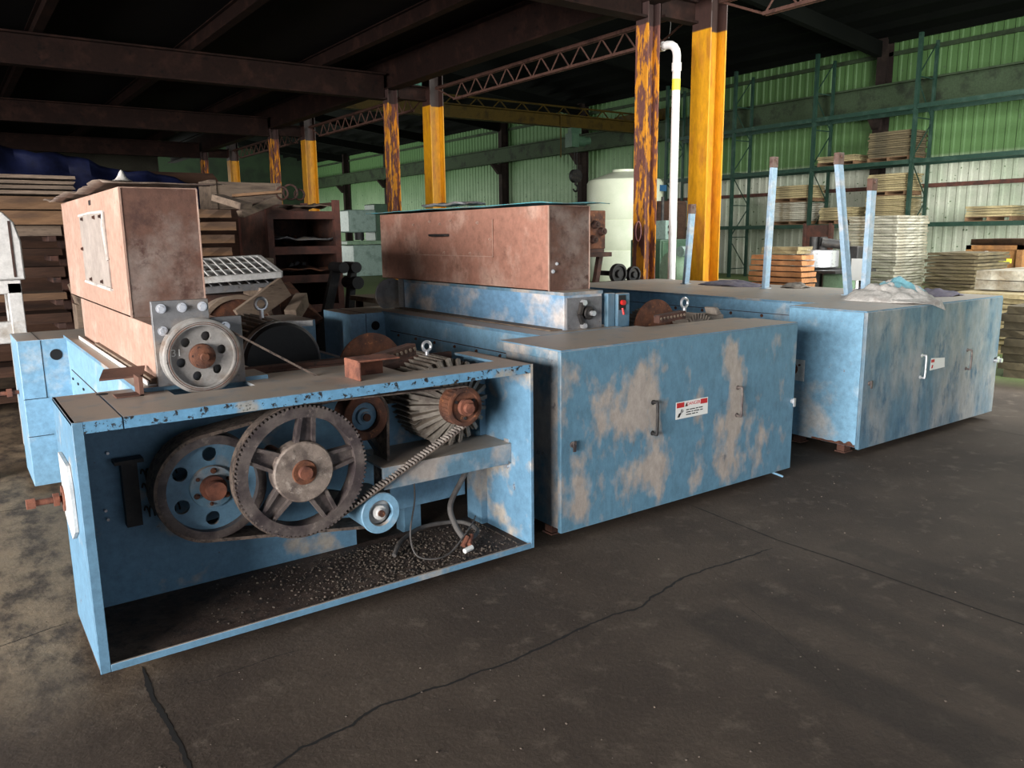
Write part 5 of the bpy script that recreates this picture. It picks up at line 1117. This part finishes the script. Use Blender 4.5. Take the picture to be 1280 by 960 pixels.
lb3 = obj('torn_label', MB().hexa((6.075, Y0, .535), (6.30, Y0, .54), (6.29, Y0, .615), (6.085, Y0, .63), (0, -.0012, 0)), M['label_white'], dr3)
obj('label_mark', MB().box(6.085, 6.135, Y0 - .002, Y0 - .0012, .595, .618).hexa((6.095, Y0 - .0014, .55), (6.115, Y0 - .0014, .55), (6.12, Y0 - .0014, .575), (6.10, Y0 - .0014, .575), (0, -.0006, 0)), M['label_red'], dr3)
XB3 = 5.52
obj('body', MB().box(XB3, X1 - .12, Y1, 6.45, .2, ZT - .01), M['blue_clean'], m3, bevel=.003)
obj('side_seam', MB().box(XB3 - .004, XB3, Y1 + .02, 6.4, .93, .935), M['rust_dark'], m3)
bs = MB()
for k in range(8): bolt(bs, (XB3, 3.85 + k * .32, .91), (-1, 0, 0), .010)
each('bolt', bs, M['rust'], m3, 2)
obj('top_cover', MB().box(X0 - .002, X1 - .005, Y0 + .005, Y1, ZT - .003, ZT + .008).box(XB3 - .02, X1 - .1, Y1, 6.47, ZT - .008, ZT + .008), M['blue'], m3)
obj('far_cabinet', MB().box(X0, X1, 6.47, 7.0, .06, ZT), M['blue_clean'], m3, bevel=.003)
obj('square_plate', MB().box(X0 - .006, X0, 3.50, 3.66, .49, .65), M['white'], m3)
obj('shaft_end', MB().lathe([(0, .03), (.02, .03), (.024, .01), (.04, .008), (.045, 0)], (X0 - .006, 3.60, .575), (-1, 0, 0), 28).cyl((X0 - .006, 3.54, .61), (X0 - .016, 3.54, .61), .008, n=8), M['rust'], m3)
rs = MB()
ys = [3.062 + k * .012 for k in range(30)]; hs = [.012 + .05 * abs(mnoise.noise(Vector((y_ * 14, 2, 7)))) * (1 - k / 34) for k, y_ in enumerate(ys)]
rs.plate([(y_, .072) for y_ in ys] + [(y_, .072 + h_) for y_, h_ in reversed(list(zip(ys, hs)))], [], (X0 - .0012, 0, 0), (0, 1, 0), (0, 0, 1), (.001, 0, 0))
obj('rust_scab', rs, M['rust'], m3)
each('body_leg', MB().box(5.6, 5.7, 3.9, 4.0, 0, .2).box(6.8, 6.9, 3.9, 4.0, 0, .2).box(5.6, 5.7, 6.2, 6.3, 0, .2).box(6.8, 6.9, 6.2, 6.3, 0, .2), M['blue'], m3)
feet(m3, X0, X1, Y0 + .08, Y1)
tag(obj('timber_block', MB().box(4.88, 5.14, 3.62, 3.9, 0, .11), M['white'], bevel=.004), 'pale flat block on the floor between the second and third machines', 'block')
# blue posts on machine 3
for (b, tp_, wd, nm) in (((6.56, 5.96), (6.56, 5.90, 1.89), .075, 'short blue post farthest back on the third machine, before the yellow column'),
                    ((6.55, 4.92), (6.55, 4.89, 2.29), .075, 'tall straight blue post standing alone on the third machine'),
                    ((6.36, 3.92), (6.36, 4.09, 2.25), .08, 'tall blue post tilting left, the left one of the close pair'),
                    ((6.41, 3.80), (6.41, 3.80, 2.02), .08, 'shorter blue post of the close pair, nearer the rag')):
    p = thing('blue_post', (b[0], b[1], ZT + .008), nm, 'post', 'blue posts on the third machine')
    B0 = Vector((b[0], b[1], ZT + .014)); T0 = Vector(tp_)
    obj('shaft', MB().bar(B0, T0 - Vector((0, 0, .09)), wd, wd * .5, (0, 1, 0)), M['blue_post'], p, bevel=.004)
    obj('foot_plate', MB().box(b[0] - wd * .6, b[0] + wd * .6, b[1] - wd * .5, b[1] + wd * .5, ZT + .008, ZT + .014), M['blue_post'], p)
    hd = MB().bar(T0 - Vector((0, 0, .10)), T0, wd * 1.05, wd * .6, (0, 1, 0)).cyl(T0 + Vector((-.0, -wd * .45, -.03)), T0 + Vector((0, wd * .45, -.03)), .015, n=12)
    obj('rusty_head', hd, M['copper_dark'], p, bevel=.004)
# cloth heaps
def heap(name, c, sx, sy, h, m, label, sd, n=26, sharp=2.2, par=None, cat='cloth'):
    vs = []
    for j in range(n + 1):
        for i in range(n + 1):
            u, v = i / n * 2 - 1, j / n * 2 - 1; r = math.sqrt(u * u + v * v) + .25 * mnoise.noise(Vector((u * 1.5, v * 1.5, sd)))
            hh = max(0, 1 - r) ** .7 * h * (.65 + .8 * abs(mnoise.noise(Vector((u * sharp, v * sharp, sd + 3))))) + .01 * abs(mnoise.noise(Vector((u * 9, v * 9, sd)))) * (1 if r < 1 else 0)
            vs.append((c[0] + u * sx, c[1] + v * sy, c[2] + hh))
    fs = [(j * (n + 1) + i, j * (n + 1) + i + 1, (j + 1) * (n + 1) + i + 1, (j + 1) * (n + 1) + i) for j in range(n) for i in range(n)]
    fs = [f for f in fs if max(vs[k][2] for k in f) > c[2] + .001]
    o = obj(name, MB().add(vs, fs), M[m], par, fix=False)
    so = o.modifiers.new('s', 'SOLIDIFY'); so.thickness = .003; so.offset = 1
    if par is None: tag(o, label, cat)
    return o
ZC = ZT + .009
cl = heap('crumpled_cloth', (6.12, 3.42, ZC), .30, .36, .17, 'rag_white', 'crumpled white and teal cloth heap at the front of the third machine top', 2.3, 34, 3.2)
heap('teal_fold', (6.22, 3.42, ZC + .07), .16, .2, .12, 'rag_teal', '', 5.1, 22, 3, par=cl)
ty = MB()
tp2 = [(6.0, 3.3, ZC + .035), (6.08, 3.12, ZC + .03), (6.14, 3.022, ZC + .02), (6.20, 3.012, ZC - .06), (6.0, 3.015, ZC - .004), (5.88, 3.1, ZC + .01), (5.85, 3.25, ZC + .02)]
n0 = len(tp2)
ty.add([Vector(p) for p in tp2] + [Vector(p) + Vector((0, -.003, .003)) for p in tp2], [(0, 1, 5, 6), (1, 2, 4, 5), (2, 3, 4), (7, 13, 12, 8), (8, 12, 11, 9), (9, 11, 10)] + [(i, (i + 1) % n0, n0 + (i + 1) % n0, n0 + i) for i in range(n0)])
obj('hanging_corner', ty, M['rag_white'], cl)
heap('faded_cloth', (6.85, 3.45, ZC), .26, .2, .055, 'rag_purple', 'faded purple cloth lying right of the white rag heap', 7.7)
heap('faded_sack', (6.72, 5.48, ZC), .2, .4, .06, 'rag_purple', 'flat faded purple sack behind the tall lone post, left half', 9.1, 26, 2)
heap('grey_sack', (6.85, 4.80, ZC), .13, .13, .06, 'motor_top', 'grey lumpy sack beside the foot of the tall lone post', 4.4, 22, 2)
heap('dark_rag', (6.62, 3.95, ZC), .1, .1, .05, 'rag_purple', 'small dark rag just behind the close pair of blue posts', 6.2, 20, 3)
tag(obj('paper_roll', MB().lathe([(.012, 0), (.03, 0), (.03, .07), (.012, .07), (.012, 0)], (6.55, 3.74, ZC + .031), (.3, -1, 0), 20), M['rag_white']), 'small white roll lying beside the close pair of posts', 'roll')

# ------------------------------------------------------------------ debris and floor cracks
random.seed(5)
db = MB()
for k in range(2600):
    x = min(max(random.gauss(1.65, .33), .75), 2.2); y_ = random.uniform(3.03, 3.5); s = random.choice((.0015, .002, .003, .004, .007))
    db.lump((x, y_, ZB + .013 + s * .2), s)
tag(obj('machine_debris', db, M['debris'], m1, smooth=False, fix=False), kind='stuff')
db = MB()
for k in range(420):
    x = random.uniform(-.3, 5.5); y_ = random.uniform(1.2, 3.0) if random.random() < .7 else random.uniform(.9, 6); s = random.choice((.0018, .0025, .003, .005))
    if (.2 < x < 2.4 and 2.9 < y_ < 6.4) or (2.35 < x < 7.4 and y_ > 2.95): continue
    db.lump((x, y_, s * .2), s)
for k in range(110):
    x = random.uniform(6.0, 14) if k % 2 else random.uniform(2.3, 5.1); y_ = random.uniform(.8, 2.95); db.lump((x, y_, .002), random.uniform(.002, .006))
tag(obj('floor_grit', db, M['debris'], smooth=False, fix=False), 'small stones and grit scattered over the concrete floor', 'grit', kind='stuff')
M['crack'] = mat('crack_shadow_dirt', (20, 17, 16), grain=0, bump=0, rough=.95)
def crack(name, pts, w0, jag, step=.012):
    P = [Vector((p[0], p[1], 0)) for p in pts]; vs = []; out = []
    for i in range(len(P) - 1):
        n = max(2, int((P[i + 1] - P[i]).length / step))
        for k in range(n): out.append(P[i].lerp(P[i + 1], k / n))
    out.append(P[-1]); n = len(out)
    for i, p in enumerate(out):
        d = (out[min(i + 1, n - 1)] - out[max(i - 1, 0)]).normalized(); s = Vector((-d.y, d.x, 0))
        off = mnoise.noise(Vector((p.x * 9, p.y * 9, w0 * 100))) * jag + mnoise.noise(Vector((p.x * 40, p.y * 40, 3))) * jag * .5
        w_ = w0 * (.55 + .9 * abs(mnoise.noise(Vector((p.x * 25, p.y * 25, 1))))) * min(1, (min(i, n - 1 - i) + 2) / 12)
        vs += [p + s * (off + w_) + Vector((0, 0, .0012)), p + s * (off - w_) + Vector((0, 0, .0012))]
    mb = MB().add(vs, [(2 * i, 2 * i + 1, 2 * i + 3, 2 * i + 2) for i in range(n - 1)])
    return tag(obj(name, mb, M['crack'], smooth=False, fix=False), kind='structure')
def PZ(l): return [tuple(atz(x, y, 0)[:2]) for x, y in l]
crack('floor_joint', PZ([(178, 833), (190, 870), (215, 915), (238, 960)]) + [(.45, 1.2), (.44, -2)], .011, .008)
crack('floor_joint', [(3.48, 3.1), (3.42, 2.42), (3.44, 2.1), (3.443, 1.2), (3.43, -3)], .005, .003)
crack('floor_joint', [(6.78, 3.1), (6.75, 2.5), (6.75, -2)], .003, .003)
crack('floor_joint', [(-6, 5.49), (.122, 5.497), (.55, 5.47)], .005, .004)
crack('floor_joint', [(-5, 3.6), (.018, 3.598), (.298, 3.666)], .004, .01)
crack('floor_crack', PZ([(325, 975), (375, 935), (440, 905), (480, 880), (560, 855), (640, 827), (700, 800), (740, 780), (800, 758), (830, 735), (865, 718), (920, 700), (965, 685)]), .0075, .014)
crack('floor_crack', PZ([(215, 858), (260, 850), (330, 825), (400, 805)]), .002, .01)
crack('floor_crack', PZ([(905, 735), (960, 780), (1060, 870)]), .0010, .006)
